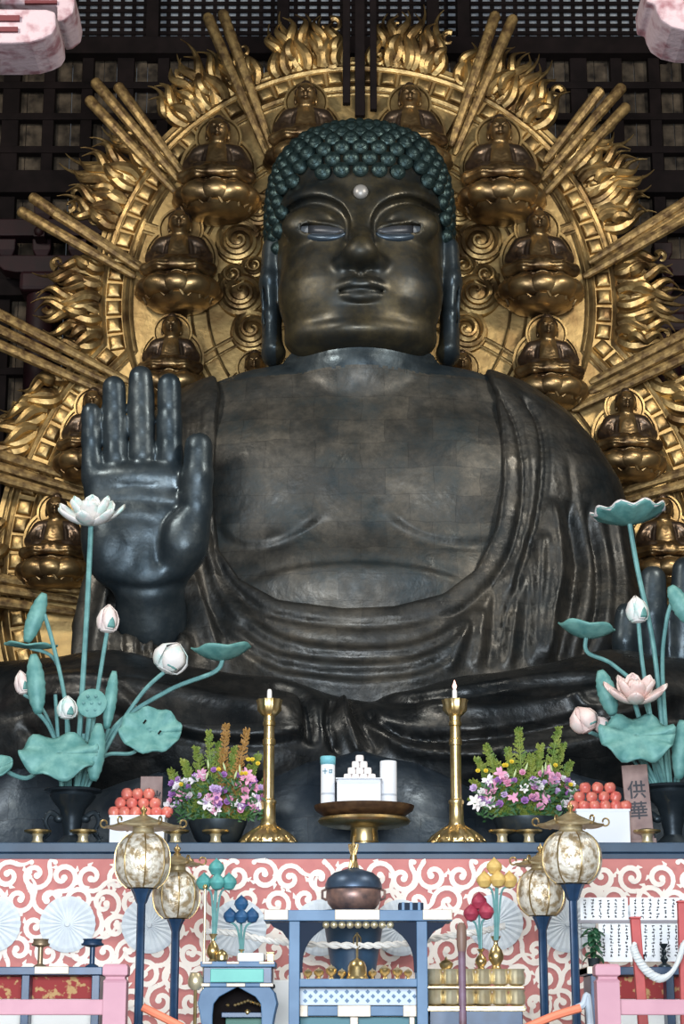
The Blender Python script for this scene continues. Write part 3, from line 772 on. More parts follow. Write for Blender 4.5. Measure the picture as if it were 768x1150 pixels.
for i in range(76):
    a = -1.3+(pi+2.6)*i/75; R = Matrix.Rotation(-a, 3, 'Y'); p = Vector((ch_.x+131/s1*cos(a), YH-.08, ch_.z+131/s1*sin(a)))
    m.box(p, (.2, .14, .17), R)
m.build('head_ring', M['gold'], halo, world=True, bevel=.03)
# cloud spirals
def spiral(px, py, r, rot, hand):
    c = HP(px, py, YH-.1); m = MB(); P = []; n = 60; R = r/s1
    for i in range(n+1):
        t = i/n; a = rot+hand*t*4.6*pi; rr = R*(1-t)**.8
        P.append(Vector((c.x+rr*cos(a), YH-.12-.28*t, c.z+rr*sin(a))))
    m.tube(P, [max(.115*(1-i/n)**.4, .03)*r/27 for i in range(n+1)], 6)
    prof = [(R*1.04,0),(R*.98,.08),(R*.6,.16),(R*.2,.28),(.01,.3)]
    m.lathe(prof, 28, (c.x, YH, c.z), rot=Matrix.Rotation(pi/2, 3, 'X')); m.build('cloud_spiral', M['gold'], halo, world=True)
for px, py, r, rot in ((268,272,26,.5),(272,330,27,2.2),(283,372,24,0.),(292,238,20,1.),(262,310,15,3),(248,225,13,1),(286,300,14,2)):
    spiral(px, py, r, rot, 1); spiral(806-px, py, r, pi-rot, -1)
# straight struts in the inner field
for a in (62, 118, 20, 160):
    m = MB()
    for da in (-1.2, 1.2):
        q = radians(a+da); m.tube([Vector((c1.x+r/s1*cos(q), YH-.05, c1.z+r/s1*sin(q))) for r in (196, 262)], .05, 6)
    q = radians(a); m.box(Vector((c1.x+229/s1*cos(q), YH-.02, c1.z+229/s1*sin(q))), (66/s1, .06, .22), Matrix.Rotation(-q, 3, 'Y'))
    m.build('strut', M['gold'], halo, world=True)
# flames: openwork tongues in segments between the rays
def flame_segment(a0, a1, seed):
    rnd = random.Random(seed); m = MB(); n = max(int((a1-a0)*R1*1.15/.30), 6)
    H = 82/s1
    def tongue(th, r0, L, w, sw, amp, yo, ph=.2):
        P = []; rr = []
        for k in range(14):
            u = k/13; off = sw*amp*sin(u*pi*1.7+ph)*(1-.2*u)+sw*.14*u*u
            rad = r0+L*u; P.append(Vector((c1.x+rad*cos(th)-off*sin(th), YH+yo-.16*sin(pi*u), c1.z+rad*sin(th)+off*cos(th))))
            rr.append(max(w*(.55+.75*sin(pi*min(u*1.15+.1, 1))**.8)*(1-u)**.55, .012))
        m.tube(P, rr, 8, flat=1.1)
        # sharp crest along the tongue
    for i in range(n):
        t = (i+.5)/n; th = a0+(a1-a0)*t; rb = halo_R(th, .84)
        env = .66+.34*sin(pi*t)
        lean = 1 if (i // 2) % 2 else -1
        tongue(th+rnd.uniform(-.01, .01), rb-.1, H*env*(.86+.3*rnd.random()), .17, lean, .20, .08)
        tongue(th+rnd.uniform(-.02, .02), rb-.15, H*env*.72, .16, -lean, .17, -.03, .6)
        tongue(th+.014, rb+H*env*.30, H*env*.5, .13, lean, .15, -.08, 1.)
        if i % 2 == 0: tongue(th-.012, rb+H*env*.12, H*env*.42, .15, -lean, .13, -.13, .3)
    for j in range(int(n*2.2)):
        t = rnd.random(); th = a0+(a1-a0)*t; r_ = halo_R(th, .85)+H*.62*rnd.random()**1.3; R = rnd.uniform(.13, .19); s0 = rnd.uniform(0, 6.28)
        Q = []; cx, cz = c1.x+r_*cos(th), c1.z+r_*sin(th); hd = rnd.choice((-1, 1)); yo = rnd.uniform(-.12, .1)
        for k in range(12):
            a = s0+hd*4.6*k/11; R_k = R*(1-.5*k/11); Q.append(Vector((cx+R_k*cos(a), YH+yo, cz+R_k*sin(a)*1.15)))
        m.tube(Q, [.10-.006*k for k in range(12)], 6)
    return m.build('flame_border', M['gold'], halo, world=True)
D = radians
segs = [(-44,-33),(-29,-14.5),(-10,9),(17,39.5),(46,67),(71.5,86.3)]
for i, (a, b) in enumerate(segs):
    flame_segment(D(a), D(b), 10+i); flame_segment(D(180-b), D(180-a), 40+i)
# rays: thick gilded rods in fans
rays = [((232,16),(302,178)),((249,12),(306,168)),
        ((105,90),(202,204)),((131,95),(206,196)),((98,110),(199,218)),
        ((34,220),(158,303)),((21,236),(152,311)),((60,238),(160,300)),
        ((-60,322),(147,430)),((-60,342),(140,438)),((-60,361),(136,448)),
        ((-60,492),(95,541)),((-60,506),(95,553)),((-60,520),(90,562)),
        ((-60,640),(90,664)),((-60,652),(88,675)),((-60,668),(85,688)),
        ((557,14),(506,164)),((577,18),(510,174)),
        ((675,100),(612,182)),((700,96),(608,202)),((705,118),(612,217)),
        ((800,208),(661,295)),((800,228),(655,311)),((800,218),(668,302)),
        ((840,338),(662,430)),((840,352),(662,441)),((840,368),(642,461)),
        ((840,508),(699,552)),((840,524),(702,562)),((840,650),(722,668)),((840,664),(722,680))]
for i, (a, b) in enumerate(rays):
    A = Pt(a[0], a[1], YH-.75-.05*(i % 3)); B_ = Pt(b[0], b[1], YH-.45-.05*(i % 3)); m = MB()
    m.tube([A, A.lerp(B_, .02), A.lerp(B_, .5), A.lerp(B_, .97), B_], [.10, .155, .14, .10, .06], 8); m.build('ray', M['gold_ray'], halo, world=True)
# foot of the halo hidden behind the statue
m = MB(); m.box((c1.x, YH+.5, 5.2), (9, 1.2, 7.4)); m.build('halo_foot', M['wood_dark'], halo, smooth=False, world=True)

# ---------------------------------------------------------------- small seated figures
def seated_figure(label):
    t = thing('seated_figure', label, 'statue', group='gilded seated figures on the halo')
    V = Vol((-.72,-.62,.36), (.72,.42,1.62), .017)
    e = lambda c, r: ell(V, c, r)
    c = lambda pts, rad, k=.03, sy=1.: chain(V, pts, rad, k, sy)
    F = smin(e((0,.02,.90), (.27,.20,.30)), e((0,.03,.72), (.27,.24,.2)), .08)
    F = smin(F, c([(-.24,.03,1.05),(0,.03,1.10),(.24,.03,1.05)], [.11,.11,.11]), .05)
    for s in (-1, 1):
        F = smin(F, c([(s*.28,.03,1.02),(s*.38,-.02,.80),(s*.25,-.24,.67),(s*.05,-.32,.66)], [.115,.12,.10,.07]), .03)
        F = smin(F, c([(s*.2,.0,.60),(s*.47,-.14,.575),(s*.26,-.36,.565),(-s*.1,-.39,.57)], [.12,.095,.085,.07]), .03)
        F = smin(F, c([(s*.05,-.40,.63),(s*.16,-.36,.64)], [.05,.045]), .02)
    F = smin(F, c([(0,0,1.10),(0,-.03,1.2)], [.10,.095]), .03)
    Hh = e((0,-.04,1.345), (.155,.17,.205)); Hh = smin(Hh, e((0,-.205,1.32), (.028,.04,.05)), .015)
    for s in (-1, 1):
        Hh = smin(Hh, e((s*.162,.0,1.30), (.025,.045,.10)), .01)
        Hh = smax(Hh, -c([(s*.025,-.215,1.362),(s*.075,-.21,1.368),(s*.12,-.17,1.352)], [.016,.02,.012]), .008)
        Hh = smin(Hh, c([(s*.03,-.205,1.375),(s*.06,-.2,1.395),(s*.11,-.165,1.385)], [.01,.012,.01]), .006)
    Hh = smin(Hh, c([(-.05,-.19,1.245),(0,-.205,1.24),(.05,-.19,1.245)], [.014,.02,.014]), .006)
    F = smin(F, Hh, .015)
    F = np.maximum(F, .45-V.Z)
    v, f = surfnet(F, V.o, V.h)
    L = []
    for k in range(5):
        z = .98-.055*k; w = .06+.025*k; L.append(([(-w, z+.06), (0, z-.02), (w, z+.06)], 'step', .025, .03, -1))
    for s in (-1, 1):
        for k in range(4): x = s*(.17+.06*k); L.append(([(x*.8, 1.08-.03*k), (x, .92), (x*1.05, .74)], 'groove', .018, .018))
        L.append(([(s*.1,.58),(s*.28,.60),(s*.5,.56)], 'groove', .02, .02)); L.append(([(s*.1,.49),(s*.3,.52),(s*.5,.50)], 'groove', .02, .02))
    v = folds(v, f, L)
    bo = npmesh('body', v, f, M['gold_fig'], t); bo.data.materials.append(M['fig_robe'])
    fc = np.empty(len(bo.data.polygons)*3); bo.data.polygons.foreach_get('center', fc); fc = fc.reshape(-1, 3)
    dark = (fc[:,2] < 1.13) & (fc[:,2] > .66) & ~((np.abs(fc[:,0]) < .13+.10*(1.05-fc[:,2])) & (fc[:,1] < -.05))
    bo.data.polygons.foreach_set('material_index', dark.astype(np.int32))
    h = MB(); h.sphere((0,.0,1.40), .185, 18, 10, (.97,1,.86)); h.sphere((0,.0,1.54), .085, 12, 6)
    h.xf(lambda p: Vector((p.x, p.y+max(0, .0), max(p.z, 1.435 if p.y < -.09 else 1.35)))); h.build('hair', M['fig_robe'], t)
    b = MB(); b.lathe([(.001,.02),(.26,0),(.40,.03),(.50,.12),(.48,.22),(.42,.33),(.47,.44),(.45,.47),(.001,.48)], 32, sy=.85); b.build('lotus_base', M['gold_fig'], t)
    for k in range(9):
        a = pi+pi*(k+.5)/11*1.0-0.0; a = -pi/2+(k-4)*.60; pm = MB(); rows = []
        for j in range(8):
            u = j/7; w = .265*(sin(pi*min(u*.78+.18, 1)))**.5; row = []
            for i in range(9):
                s = -1+i/4; rr = .46+.07*sin(pi*u)+.11*(1-s*s)*sin(pi*u)**.6+.015*(k % 2); z = .12+.34*u-.03*s*s
                aa = a+s*w/.5; row.append((rr*cos(aa), rr*sin(aa)*.85, z))
            rows.append(row)
        pm.grid(rows); pm.tube([Vector(r[0]) for r in rows]+[Vector(p) for p in rows[-1]]+[Vector(r[-1]) for r in rows[::-1]], .014, 5); pm.build('petal', M['gold_fig'], t, solid=.02)
    r = MB(); R = Matrix.Rotation(pi/2, 3, 'X')
    r.lathe([(.001,-.0),(.29,0),(.31,.03),(.34,.03),(.34,-.03),(.001,-.03)], 36, (0,.16,1.33), rot=R)
    r.lathe([(.001,0),(.50,0),(.52,.03),(.56,.03),(.56,-.03),(.001,-.03)], 40, (0,.20,.86), rot=R); r.build('back_halo', M['gold'], t)
    return t
figs = [  # px, py of head top and of base bottom, width px, label
 (243,131,246,'second gilded seated figure down the left side of the halo, above the left ear rays'),
 (200,234,348,'gilded seated figure on the left of the halo, level with the statue\'s ear'),
 (191,353,452,'gilded seated figure on the left of the halo, just above the raised fingertips'),
 (102,436,541,'gilded seated figure on the left, half hidden by the raised little finger'),
 (60,555,662,'dark gilded seated figure at lower left, left of the tall white lotus'),
 (343,92,200,'gilded seated figure above the statue hair, left of the top centre'),
 (461,94,202,'gilded seated figure above the statue hair, right of the top centre'),
 (563,130,247,'second gilded seated figure down the right side of the halo'),
 (607,234,350,'gilded seated figure on the right of the halo, level with the statue\'s ear'),
 (617,354,459,'gilded seated figure on the right of the halo, just above the shoulder'),
 (706,437,541,'gilded seated figure right of the shoulder, below the third right-hand rays'),
 (748,556,662,'dark gilded seated figure at the right edge, behind the tall lotus leaf'),
 (285,394,490,'small gilded figure with only its head showing, left of the neck'),
 (520,394,490,'small gilded figure with only its head showing, right of the neck'),
 (172,668,770,'gilded seated figure at lower left, hidden but for a sliver beside the sleeve')]
f0 = None
for px, y0, y1, lb in figs[:14]:
    top = Pt(px, y0, YH-.75); bot = Pt(px, y1, YH-.75); sc_ = (top.z-bot.z)/1.60
    if f0 is None:
        f0 = seated_figure(lb); fk = kids_of(f0); f0.location = bot; f0.scale = (sc_,)*3
    else: make_copy(f0, fk, bot, 0, sc_, lb)

for px, w, yb in ((389, 9, 118), (404, 12, 132), (419, 8, 125)):
    A, B_ = Pt(px, -30, YH-.5), Pt(px, yb, YH-.42); m = MB(); m.box((A+B_)/2, (w/44, .22, A.z-B_.z)); m.build('top_brace', M['wood_dark'], halo, smooth=False, world=True, bevel=.03)
# ================================================================ the altar in front of the statue
YT = -8.9                                       # front edge of the altar table
zT = Pt(384, 946, YT).z
def AX(px, Y): return Pt(px, 946, Y).x
def dz(py0, py1, Y): return Pt(384, py0, Y).z-Pt(384, py1, Y).z      # height of py0 above py1
def W(px, Y=-8.2): return px/Sc(930, Y)
blue = mat('blue_lacquer', (.025,.065,.12), .45, 0, var=(.015,.04,.08), scale=2.)
m = MB(); m.box((0, YT+1.0, zT-.09), (15.6, 2.0, .18)); m.box((0, YT+1.0, zT-.24), (15.4, 1.9, .12))
for x in (-7.6, -2.5, 2.5, 7.6): m.box((x, YT+1.0, (zT-.3+1.5)/2), (.25, 1.6, zT-.3-1.5))
table_t = m.build('altar_table', blue, smooth=False, bevel=.02); tag(table_t, 'long blue-edged altar table across the foot of the statue, carrying the candles and vases', 'table')
# brocade hanging in front
pink = mat('pink_brocade', (.62,.24,.22), .85, var=(.55,.20,.19), scale=3.)
cream = mat('cream_brocade', (.93,.85,.77), .8)  # both brocade colours raised to stand for stronger door light low down
cl = thing('brocade_cloth', 'pink brocade cloth with cream scrolling vines and white round medallions, hanging from the altar table', 'cloth', (0, YT-.06, zT-.2))
m = MB(); m.box((0, YT-.06, (zT-.3+1.55)/2), (15.5, .06, zT-.3-1.55)); m.build('cloth_panel', pink, cl, smooth=False, world=True)
rnd = random.Random(5); m = MB(); yc = YT-.105
rib_n = [0]
def ribbon(P, Wd):
    rows = []; rib_n[0] += 1; yc = YT-.10-.0009*(rib_n[0] % 17)
    P = [(x, min(z, zT-.33)) for x, z in P]
    for i, (x, z) in enumerate(P):
        a = P[max(i-1, 0)]; b = P[min(i+1, len(P)-1)]; tx, tz = b[0]-a[0], b[1]-a[1]; L = math.hypot(tx, tz) or 1
        nx, nz = -tz/L, tx/L; w = Wd[i]/2; rows.append([(x+nx*w, yc-.0007*i, z+nz*w), (x-nx*w, yc-.0007*i, z-nz*w)])
    m.grid(rows)
def disc(x, z, r):
    yc = YT-.135-.0004*(len(m.v) % 13); z = min(z, zT-.36)
    m.add([(x+r*cos(2*pi*k/10), yc-.003, z+r*sin(2*pi*k/10)) for k in range(10)], [tuple(range(10))])
gx = .50; row = 0; z = 1.75
while z < zT-.40:
    x = -7.4+(gx/2 if row % 2 else 0)
    while x < 7.4:
        hd = 1 if (int(x/gx*1.0)+row) % 2 else -1; a0 = rnd.uniform(0, 6.28); cx = x+rnd.uniform(-.05, .05); cz = z+rnd.uniform(-.04, .04); R = .225*rnd.uniform(.9, 1.1)
        P = []; Wd = []
        for k in range(20):
            t = k/19; a = a0+hd*t*7.2; r = R*(1-t)**.75+.03; P.append((cx+r*cos(a), cz+r*sin(a))); Wd.append(.095-.03*abs(t-.5))
        ribbon(P, Wd); disc(P[-1][0], P[-1][1], .06)
        # tail sweeping to the neighbour, with two leaf spurs
        P0 = P[0]; dx = cos(a0-hd*pi/2); dz_ = sin(a0-hd*pi/2); Q = []
        for k in range(8):
            t = k/7; aa = a0-hd*(pi/2)-hd*t*1.2*-1; Q.append((P0[0]+.30*t*cos(a0-hd*(pi/2-.7*t)), P0[1]+.30*t*sin(a0-hd*(pi/2-.7*t))))
        ribbon(Q, [.09*(1-.6*k/7) for k in range(8)]); disc(Q[-1][0], Q[-1][1], .045)
        for s in (.3, .55):
            a = a0+hd*s*7.2; r = R*(1-s)**.75+.03; bx, bz = cx+r*cos(a), cz+r*sin(a)
            ribbon([(bx, bz), (bx+.07*cos(a), bz+.07*sin(a)), (bx+.12*cos(a+hd*.6), bz+.12*sin(a+hd*.6))], [.08, .07, .01])
        x += gx
    z += .43; row += 1
m.build('scroll_pattern', cream, cl, smooth=False, world=True)
med = mat('pale_rosette_silk', (.70,.76,.80), .7, var=(.60,.66,.72), scale=6.)
for px, py in ((-8,1038),(76,1038),(168,1039),(268,1042),(360,1042),(450,1042),(556,1036),(637,1038),(728,1040),(800,1040)):
    c = Pt(px, py, YT-.14); m = MB(); n = 48; rows = []
    for r_, yy in ((.02, -.05), (.20, -.035), (.42, -.03), (.485, -.015)):
        rows.append([(c.x+r_*(1+.02*(k % 2 == 0)*(r_ > .4))*cos(2*pi*k/n), c.y+yy-(.012 if k % 2 else 0)*(r_ > .1), c.z+r_*sin(2*pi*k/n)) for k in range(n+1)])
    m.grid(rows); m.lathe([(.001,-.0),(.05,0),(.04,.02)], 16, (c.x, c.y-.055, c.z), rot=Matrix.Rotation(pi/2, 3, 'X')); m.build('medallion', med, cl, smooth=False, world=True)

# ---- candlesticks
wax = mat('white_wax', (.85,.83,.80), .5)
def candlestick(px, y_top, label, lit):
    Y = -8.25; t = thing('candlestick', label, 'candlestick', (AX(px, Y), Y, zT), group='tall brass candlesticks')
    k = 1/Sc(900, Y)
    m = MB(); m.lathe([(31*k,0),(33*k,2*k),(31*k,6*k),(27*k,11*k),(20*k,16*k),(13*k,19*k),(9*k,23*k)], 48, lobes=12, lamp=.05); m.build('base', M['brass'], t)
    for i in range(12):
        a = 2*pi*i/12; p = MB(); rows = []
        for j in range(6):
            u = j/5; rr = (32-6*u-15*u*u)*k; w = (8*(1-u)**.7+.5)*k; zz = (2.5+17*u**1.1)*k
            rows.append([(rr*cos(a)-s*w*sin(a), rr*sin(a)+s*w*cos(a), zz+(1-s*s)*2.2*k) for s in (-1,-.5,0,.5,1)])
        p.grid(rows); p.build('base_petal', M['brass'], t, solid=.01)
    m = MB(); H = dz(800, 946, Y)
    m.lathe([(9*k,22*k),(9.4*k,24*k),(8.2*k,27*k),(8.0*k,46*k),(9*k,48*k),(8.8*k,50*k),(6.4*k,52*k),(6.2*k,112*k),(7.4*k,113*k),(7.4*k,119*k),(6.2*k,120*k),(6.*k,134*k),(7.2*k,135*k),(7.2*k,139*k),(6.2*k,140*k),(6.4*k,H)], 24); m.build('stem', M['brass'], t)
    m = MB(); m.lathe([(6.5*k,H-1*k),(9*k,H+1*k),(13*k,H+6*k),(13*k,H+13*k),(14.5*k,H+18*k),(12.5*k,H+18*k),(11*k,H+12*k),(.5*k,H+10*k)], 40, lobes=10, lamp=.06); m.build('drip_cup', M['brass'], t)
    z0 = H+10*k; m = MB(); m.lathe([(2.8*k,z0),(2.7*k,z0+18*k),(2*k,z0+20*k),(.5*k,z0+20.5*k)], 16)
    c = m.build('candle', wax, t)
    if lit:
        m = MB(); m.lathe([(.2*k,z0+19*k),(2.2*k,z0+22*k),(2.5*k,z0+24*k),(1.2*k,z0+28*k),(.1*k,z0+31*k)], 12)
        m.build('flame', mat('candle_flame', (1,.5,.4), .5, emit=(1.,.5,.42), estr=3.), c)
        m = MB(); m.tube([(0,0,z0+18*k),(0,0,z0+23*k)], .4*k, 6); m.build('wick', M['wood_dark'], c)
    else:
        m = MB(); m.tube([(0,0,z0+18*k),(.3*k,0,z0+24*k)], .5*k, 6); m.build('wick', M['wood_dark'], c)
candlestick(301, 780, 'tall brass candlestick with an unlit white candle, left of the two', False)
candlestick(513, 780, 'tall brass candlestick with a lit pink-flamed candle, right of the two', True)

# ---- little gold cups on the table edge
def cup(px, label, dark=False):
    Y = -8.62; k = 1/Sc(940, Y); t = thing('offering_cup', label, 'cup', (AX(px, Y), Y, zT), group='small brass offering cups on the table edge')
    m = MB(); m.lathe([(8*k,0),(8.5*k,1*k),(6*k,2.5*k),(5.5*k,8*k),(7*k,11*k)], 20); m.build('foot', M['brass_pale'], t)
    m = MB(); m.lathe([(6*k,10.5*k),(12*k,12*k),(15*k,13*k),(15.5*k,15*k),(13.5*k,15*k),(11*k,13.5*k),(.5*k,13*k)], 28); m.build('dish', M['brass'], t)
    m = MB(); m.lathe([(9*k,13.5*k),(9.5*k,16*k),(4*k,17*k),(.3*k,17.2*k)], 20); m.build('contents', M['wood_dark'], t)
for px, l in ((42, 'leftmost small brass offering cup, at the left foot of the dark lotus vase'), (93, 'small brass offering cup at the right foot of the left lotus vase'), (197, 'small brass offering cup behind the left lantern roof'),
              (242, 'small brass offering cup in front of the left flower bowl'), (564, 'small brass offering cup between right candlestick and right flower bowl'), (594, 'small brass offering cup in front of the right flower bowl'), (727, 'rightmost small brass offering cup, before the standing wooden plaque')):
    cup(px, l)

# ---- centre stand with white offerings
Y = -8.1; k = 1/Sc(920, Y); t = thing('offering_stand', 'round brass pedestal stand with a dark tray at the centre of the altar', 'stand', (AX(409, Y), Y, zT))
m = MB(); m.lathe([(20*k,0),(20*k,3*k),(16*k,5*k),(15*k,18*k),(17*k,21*k)], 32); m.build('pedestal', M['brass'], t)
m = MB(); m.lathe([(17*k,20*k),(40*k,22*k),(50*k,25*k),(52*k,28*k),(50*k,31*k),(44*k,32*k),(.5*k,32*k)], 48); m.build('rim', M['brass'], t)
tray = mat('brown_lacquer', (.13,.07,.035), .35, .3, var=(.05,.025,.015), scale=5.)
m = MB(); m.lathe([(36*k,31*k),(46*k,34*k),(55*k,40*k),(56.5*k,45*k),(54*k,45*k),(50*k,41*k),(.5*k,40*k)], 48); m.build('tray', tray, t)
zt_ = zT+40*k
white = mat('white_paper', (.80,.82,.86), .7); rice = mat('rice_cake', (.84,.78,.76), .6)
Yo = Y-.25
def Zp(py): return Pt(384, py, Yo).z
t = thing('offering_box', 'white folded paper box on the centre tray under the rice cakes', 'box', (AX(403, Yo), Yo, zt_))
m = MB(); m.box((0, 0, (Zp(877)-zt_)/2), (49*k, .5, Zp(877)-zt_)); m.build('box_body', white, t, smooth=False, bevel=.02)
m = MB(); m.box((0, -.02, Zp(877)-zt_+.012), (52*k, .56, .024)); m.build('box_lid', white, t, smooth=False, bevel=.008)
zc = Zp(877)+.026
def cake(x, z, w, h, lab, n):
    t = tag(MB().lathe([(w*.46,0),(w*.5,h*.3),(w*.5,h*.7),(w*.44,h),(.01,h)], 20, sy=.9).build('rice_cake', rice, loc=(x, Yo, z)), lab, 'rice cake', 'stacked white rice cakes')
y_ = zc; tiers = ((36, 6, 4), (27, 7, 3), (18, 7, 2), (9.5, 7, 1))
nm = ('bottom', 'second', 'third', 'top')
for j, (w, h, n) in enumerate(tiers):
    cw = w/n
    for i in range(n):
        pos = '' if n == 1 else ('left' if i == 0 else ('right' if i == n-1 else ('middle' if n == 3 else ('centre left', 'centre right')[i-1])))
        cake(AX(404, Yo)+(-w/2+cw*(i+.5))*k, y_, cw*k*.98, h*k, ('white rice cake crowning the little pyramid' if n == 1 else f'white rice cake, {pos} one of the {nm[j]} tier of the pyramid'), n)
    y_ += h*k
def scroll(px0, px1, y0, y1, lab, teal):
    w = (px1-px0)/2*k; Yq = Y-.1; zb = zt_+.0; h = Pt(384, y0, Yq).z-zb
    t = thing('paper_roll', lab, 'paper roll', (AX((px0+px1)/2, Yq), Yq, zb))
    m = MB(); m.lathe([(w*.98,0),(w,.02),(w,h-.02),(w*.96,h),(w*.5,h),(w*.45,h-.05),(.01,h-.05)], 28); m.build('roll', white, t)
    m = MB(); m.lathe([(w*1.02,h*.28),(w*1.02,h*.32)], 28, cap=False); m.build('band', mat('grey_band', (.5,.53,.58), .6), t)
    if teal:
        tm = mat('teal_paper', (.18,.50,.58), .6); m = MB(); m.lathe([(w*1.03,h-.13),(w*1.06,h),(w*1.0,h+.02)], 28, cap=False); m.build('teal_wrap', tm, t, solid=.01)
        ink = mat('blue_ink', (.12,.28,.36), .6); m = MB()
        for dx, dz_, sx, sz in ((-.05,.0,.09,.015),(-.05,.0,.015,.10),(.05,.02,.05,.015),(.05,-.03,.06,.015),(.03,-.0,.015,.06),(.07,-.0,.015,.06)):
            m.box((dx, -w*1.01, h-.26+dz_), (sx, .02, sz))
        m.build('inked_mark', ink, t, smooth=False)
scroll(360, 376, 851, 905, 'white paper roll with a teal top, on the left of the centre tray', True)
scroll(427, 446, 855, 905, 'plain white paper roll on the right of the centre tray', False)

# ---- fruit boxes
apple = mat('red_fruit_skin', (.62,.10,.09), .35, var=(.72,.26,.18), scale=6., lo=.3, hi=.7)
def fruit_pile(bx0, bx1, by0, rows, side):
    Yb = -8.35; k = 1/Sc(925, Yb); xc = AX((bx0+bx1)/2, Yb); h = Pt(384, by0, Yb-.3).z-zT
    t = thing('offering_box', f'white paper box full of red fruit, at the {side} of the altar', 'box', (xc, Yb, zT)); w = (bx1-bx0)*k
    m = MB(); m.box((0,0,h/2), (w, .7, h)); m.build('box_body', white, t, smooth=False, bevel=.015)
    m = MB()
    for sy in (-1, 1): m.box((0, sy*.35, h+.0), (w+.02, .02, .04))
    for sx in (-1, 1): m.box((sx*w/2, 0, h+.0), (.02, .7, .04))
    m.build('box_rim', white, t, smooth=False)
    me = None; rn = ('top', 'middle', 'bottom')
    for j, (py, xs) in enumerate(rows):
        for i, px in enumerate(xs):
            r = 6.6*k; Yf = Yb-.12+.0*j
            if me is None:
                m = MB(); m.lathe([(.01,-.78*r),(.35*r,-.92*r),(.75*r,-.75*r),(1.0*r,-.1*r),(.96*r,.35*r),(.7*r,.78*r),(.35*r,.9*r),(.08*r,.72*r)], 20)
                o = m.build('fruit', apple); me = o.data
                m = MB(); m.tube([(0,0,.7*r),(.1*r,0,1.05*r)], .07*r, 5); st = m.build('stalk', M['wood_dark'], o); sm = st.data
            else:
                o = bpy.data.objects.new('fruit', me); COL.objects.link(o); st = bpy.data.objects.new('stalk', sm); COL.objects.link(st); st.parent = o
            z = h+zT+.9*r+(2-j)*1.55*r
            o.location = (AX(px, Yf), Yf+(0 if j < 2 else -.02), z); o.rotation_euler = (rnd.uniform(-.3,.3), rnd.uniform(-.3,.3), rnd.uniform(0,6))
            n = len(xs); ordn = ('first', 'second', 'third', 'fourth', 'fifth', 'sixth')[i]
            tag(o, f'round red fruit, {ordn} from the left in the {rn[j]} row of the {side} pile', 'fruit', f'red fruit piled on the {side} box')
fruit_pile(125, 186, 917, ((891,(141,153,166)),(902,(134,147,160,173)),(912,(127,139,151,163,175,187))), 'left')
fruit_pile(646, 705, 910, ((887,(659,673,687)),(896,(652,666,680,693)),(906,(645,657,669,681,693,704))), 'right')
# plaques
wd = mat('pinkish_wood', (.32,.22,.20), .6, var=(.22,.14,.13), scale=4.)
ink = mat('black_ink', (.03,.03,.04), .6)
def plaque(px0, px1, y0, y1, label, kind, tilt=0.):
    Yp = -7.75 if kind == 'mark' else -8.45; k = 1/Sc(900, Yp); w = (px1-px0)*k; h = Pt(384, y0, Yp).z-zT
    t = thing('plaque', label, 'plaque', (AX((px0+px1)/2, Yp), Yp, zT)); t.rotation_euler = (0, tilt, 0)
    m = MB(); m.box((0,0,h/2), (w, .06, h)); m.build('board', wd, t, smooth=False, bevel=.012)
    m = MB(); m.box((0,.05,.05), (w*1.1, .3, .1)); m.build('foot', wd, t, smooth=False, bevel=.01)
    if kind == 'mark':
        m = MB()
        for a in range(3):
            for s in (-1, 0, 1):
                m.tube([(w*.0+s*.03+(a-1)*.11, -.035, h*.72), (w*.0+s*.06+(a-1)*.11, -.035, h*.80-abs(s)*.03)], .014, 5)
        m.build('inked_flower_mark', ink, t)
    else:
        for ch, zz in (('供', .60), ('華', .34)):
            cu = bpy.data.curves.new('inked_character', 'FONT'); cu.body = ch; cu.size = .34; cu.extrude = .004; cu.align_x = 'CENTER'; cu.align_y = 'CENTER'; cu.offset = .004
            tmp = bpy.data.objects.new('tmp', cu); me = bpy.data.meshes.new_from_object(tmp); bpy.data.objects.remove(tmp)
            o = bpy.data.objects.new('inked_character', me); COL.objects.link(o); o.parent = t; me.materials.clear(); me.materials.append(ink); o.location = (0, -.036, h*zz+.1); o.rotation_euler = (pi/2, 0, 0)
plaque(156, 181, 872, 946, 'small pinkish wooden plaque standing behind the left fruit pile', 'mark')
plaque(706, 735, 859, 942, 'tall wooden plaque with two inked characters, leaning right of the right fruit box', 'text', -.06)

# ---- lotus vases
dk = bronze('dark_vase_bronze', (.02,.03,.04), (.03,.042,.052), (.05,.065,.075), .4, .6, seams=False, bump=.1)
def vase(px, label, hw, ytop):
    Y = -8.05; k = 1/Sc(910, Y); t = thing('lotus_vase', label, 'vase', (AX(px, Y), Y, zT)); H = (946-ytop)*k*1.0
    m = MB(); pr = [(17,0),(18,3),(14,7),(9,12),(9.5,18),(11,24),(12,32),(15,42),(22,50),(26,56),(25,59),(32,61),(33,63),(31,64),(24,62),(18,56),(.5,54)]
    m.lathe([(r*k*hw, z*k*(946-ytop)/64.) for r, z in pr], 40); m.build('vase_body', dk, t)
    for s in (-1, 1):
        m = MB(); P = catmull([(s*12*k*hw,0,30*k),(s*24*k*hw,0,38*k),(s*30*k*hw,0,28*k),(s*25*k*hw,0,16*k),(s*31*k*hw,0,8*k),(s*24*k*hw,0,2*k)], 6)
        m.tube(P, [(3.4-.08*i*.8)*k for i in range(len(P))], 8); m.sphere((s*15*k*hw,0,31*k), 4.6*k, 10, 8, (1.3,1,1))
        for i in range(2, len(P)-2, 3): m.sphere(P[i]+Vector((s*2.6*k,0,1*k)), 1.6*k, 6, 5)
        m.build('dragon_handle', dk, t)
    return t
vase(80, 'dark bronze footed vase with dragon handles, holding the left spray of metal lotus', 1.0, 882)
vase(756, 'dark bronze vase at the right edge holding the right spray of metal lotus', 1.12, 878)

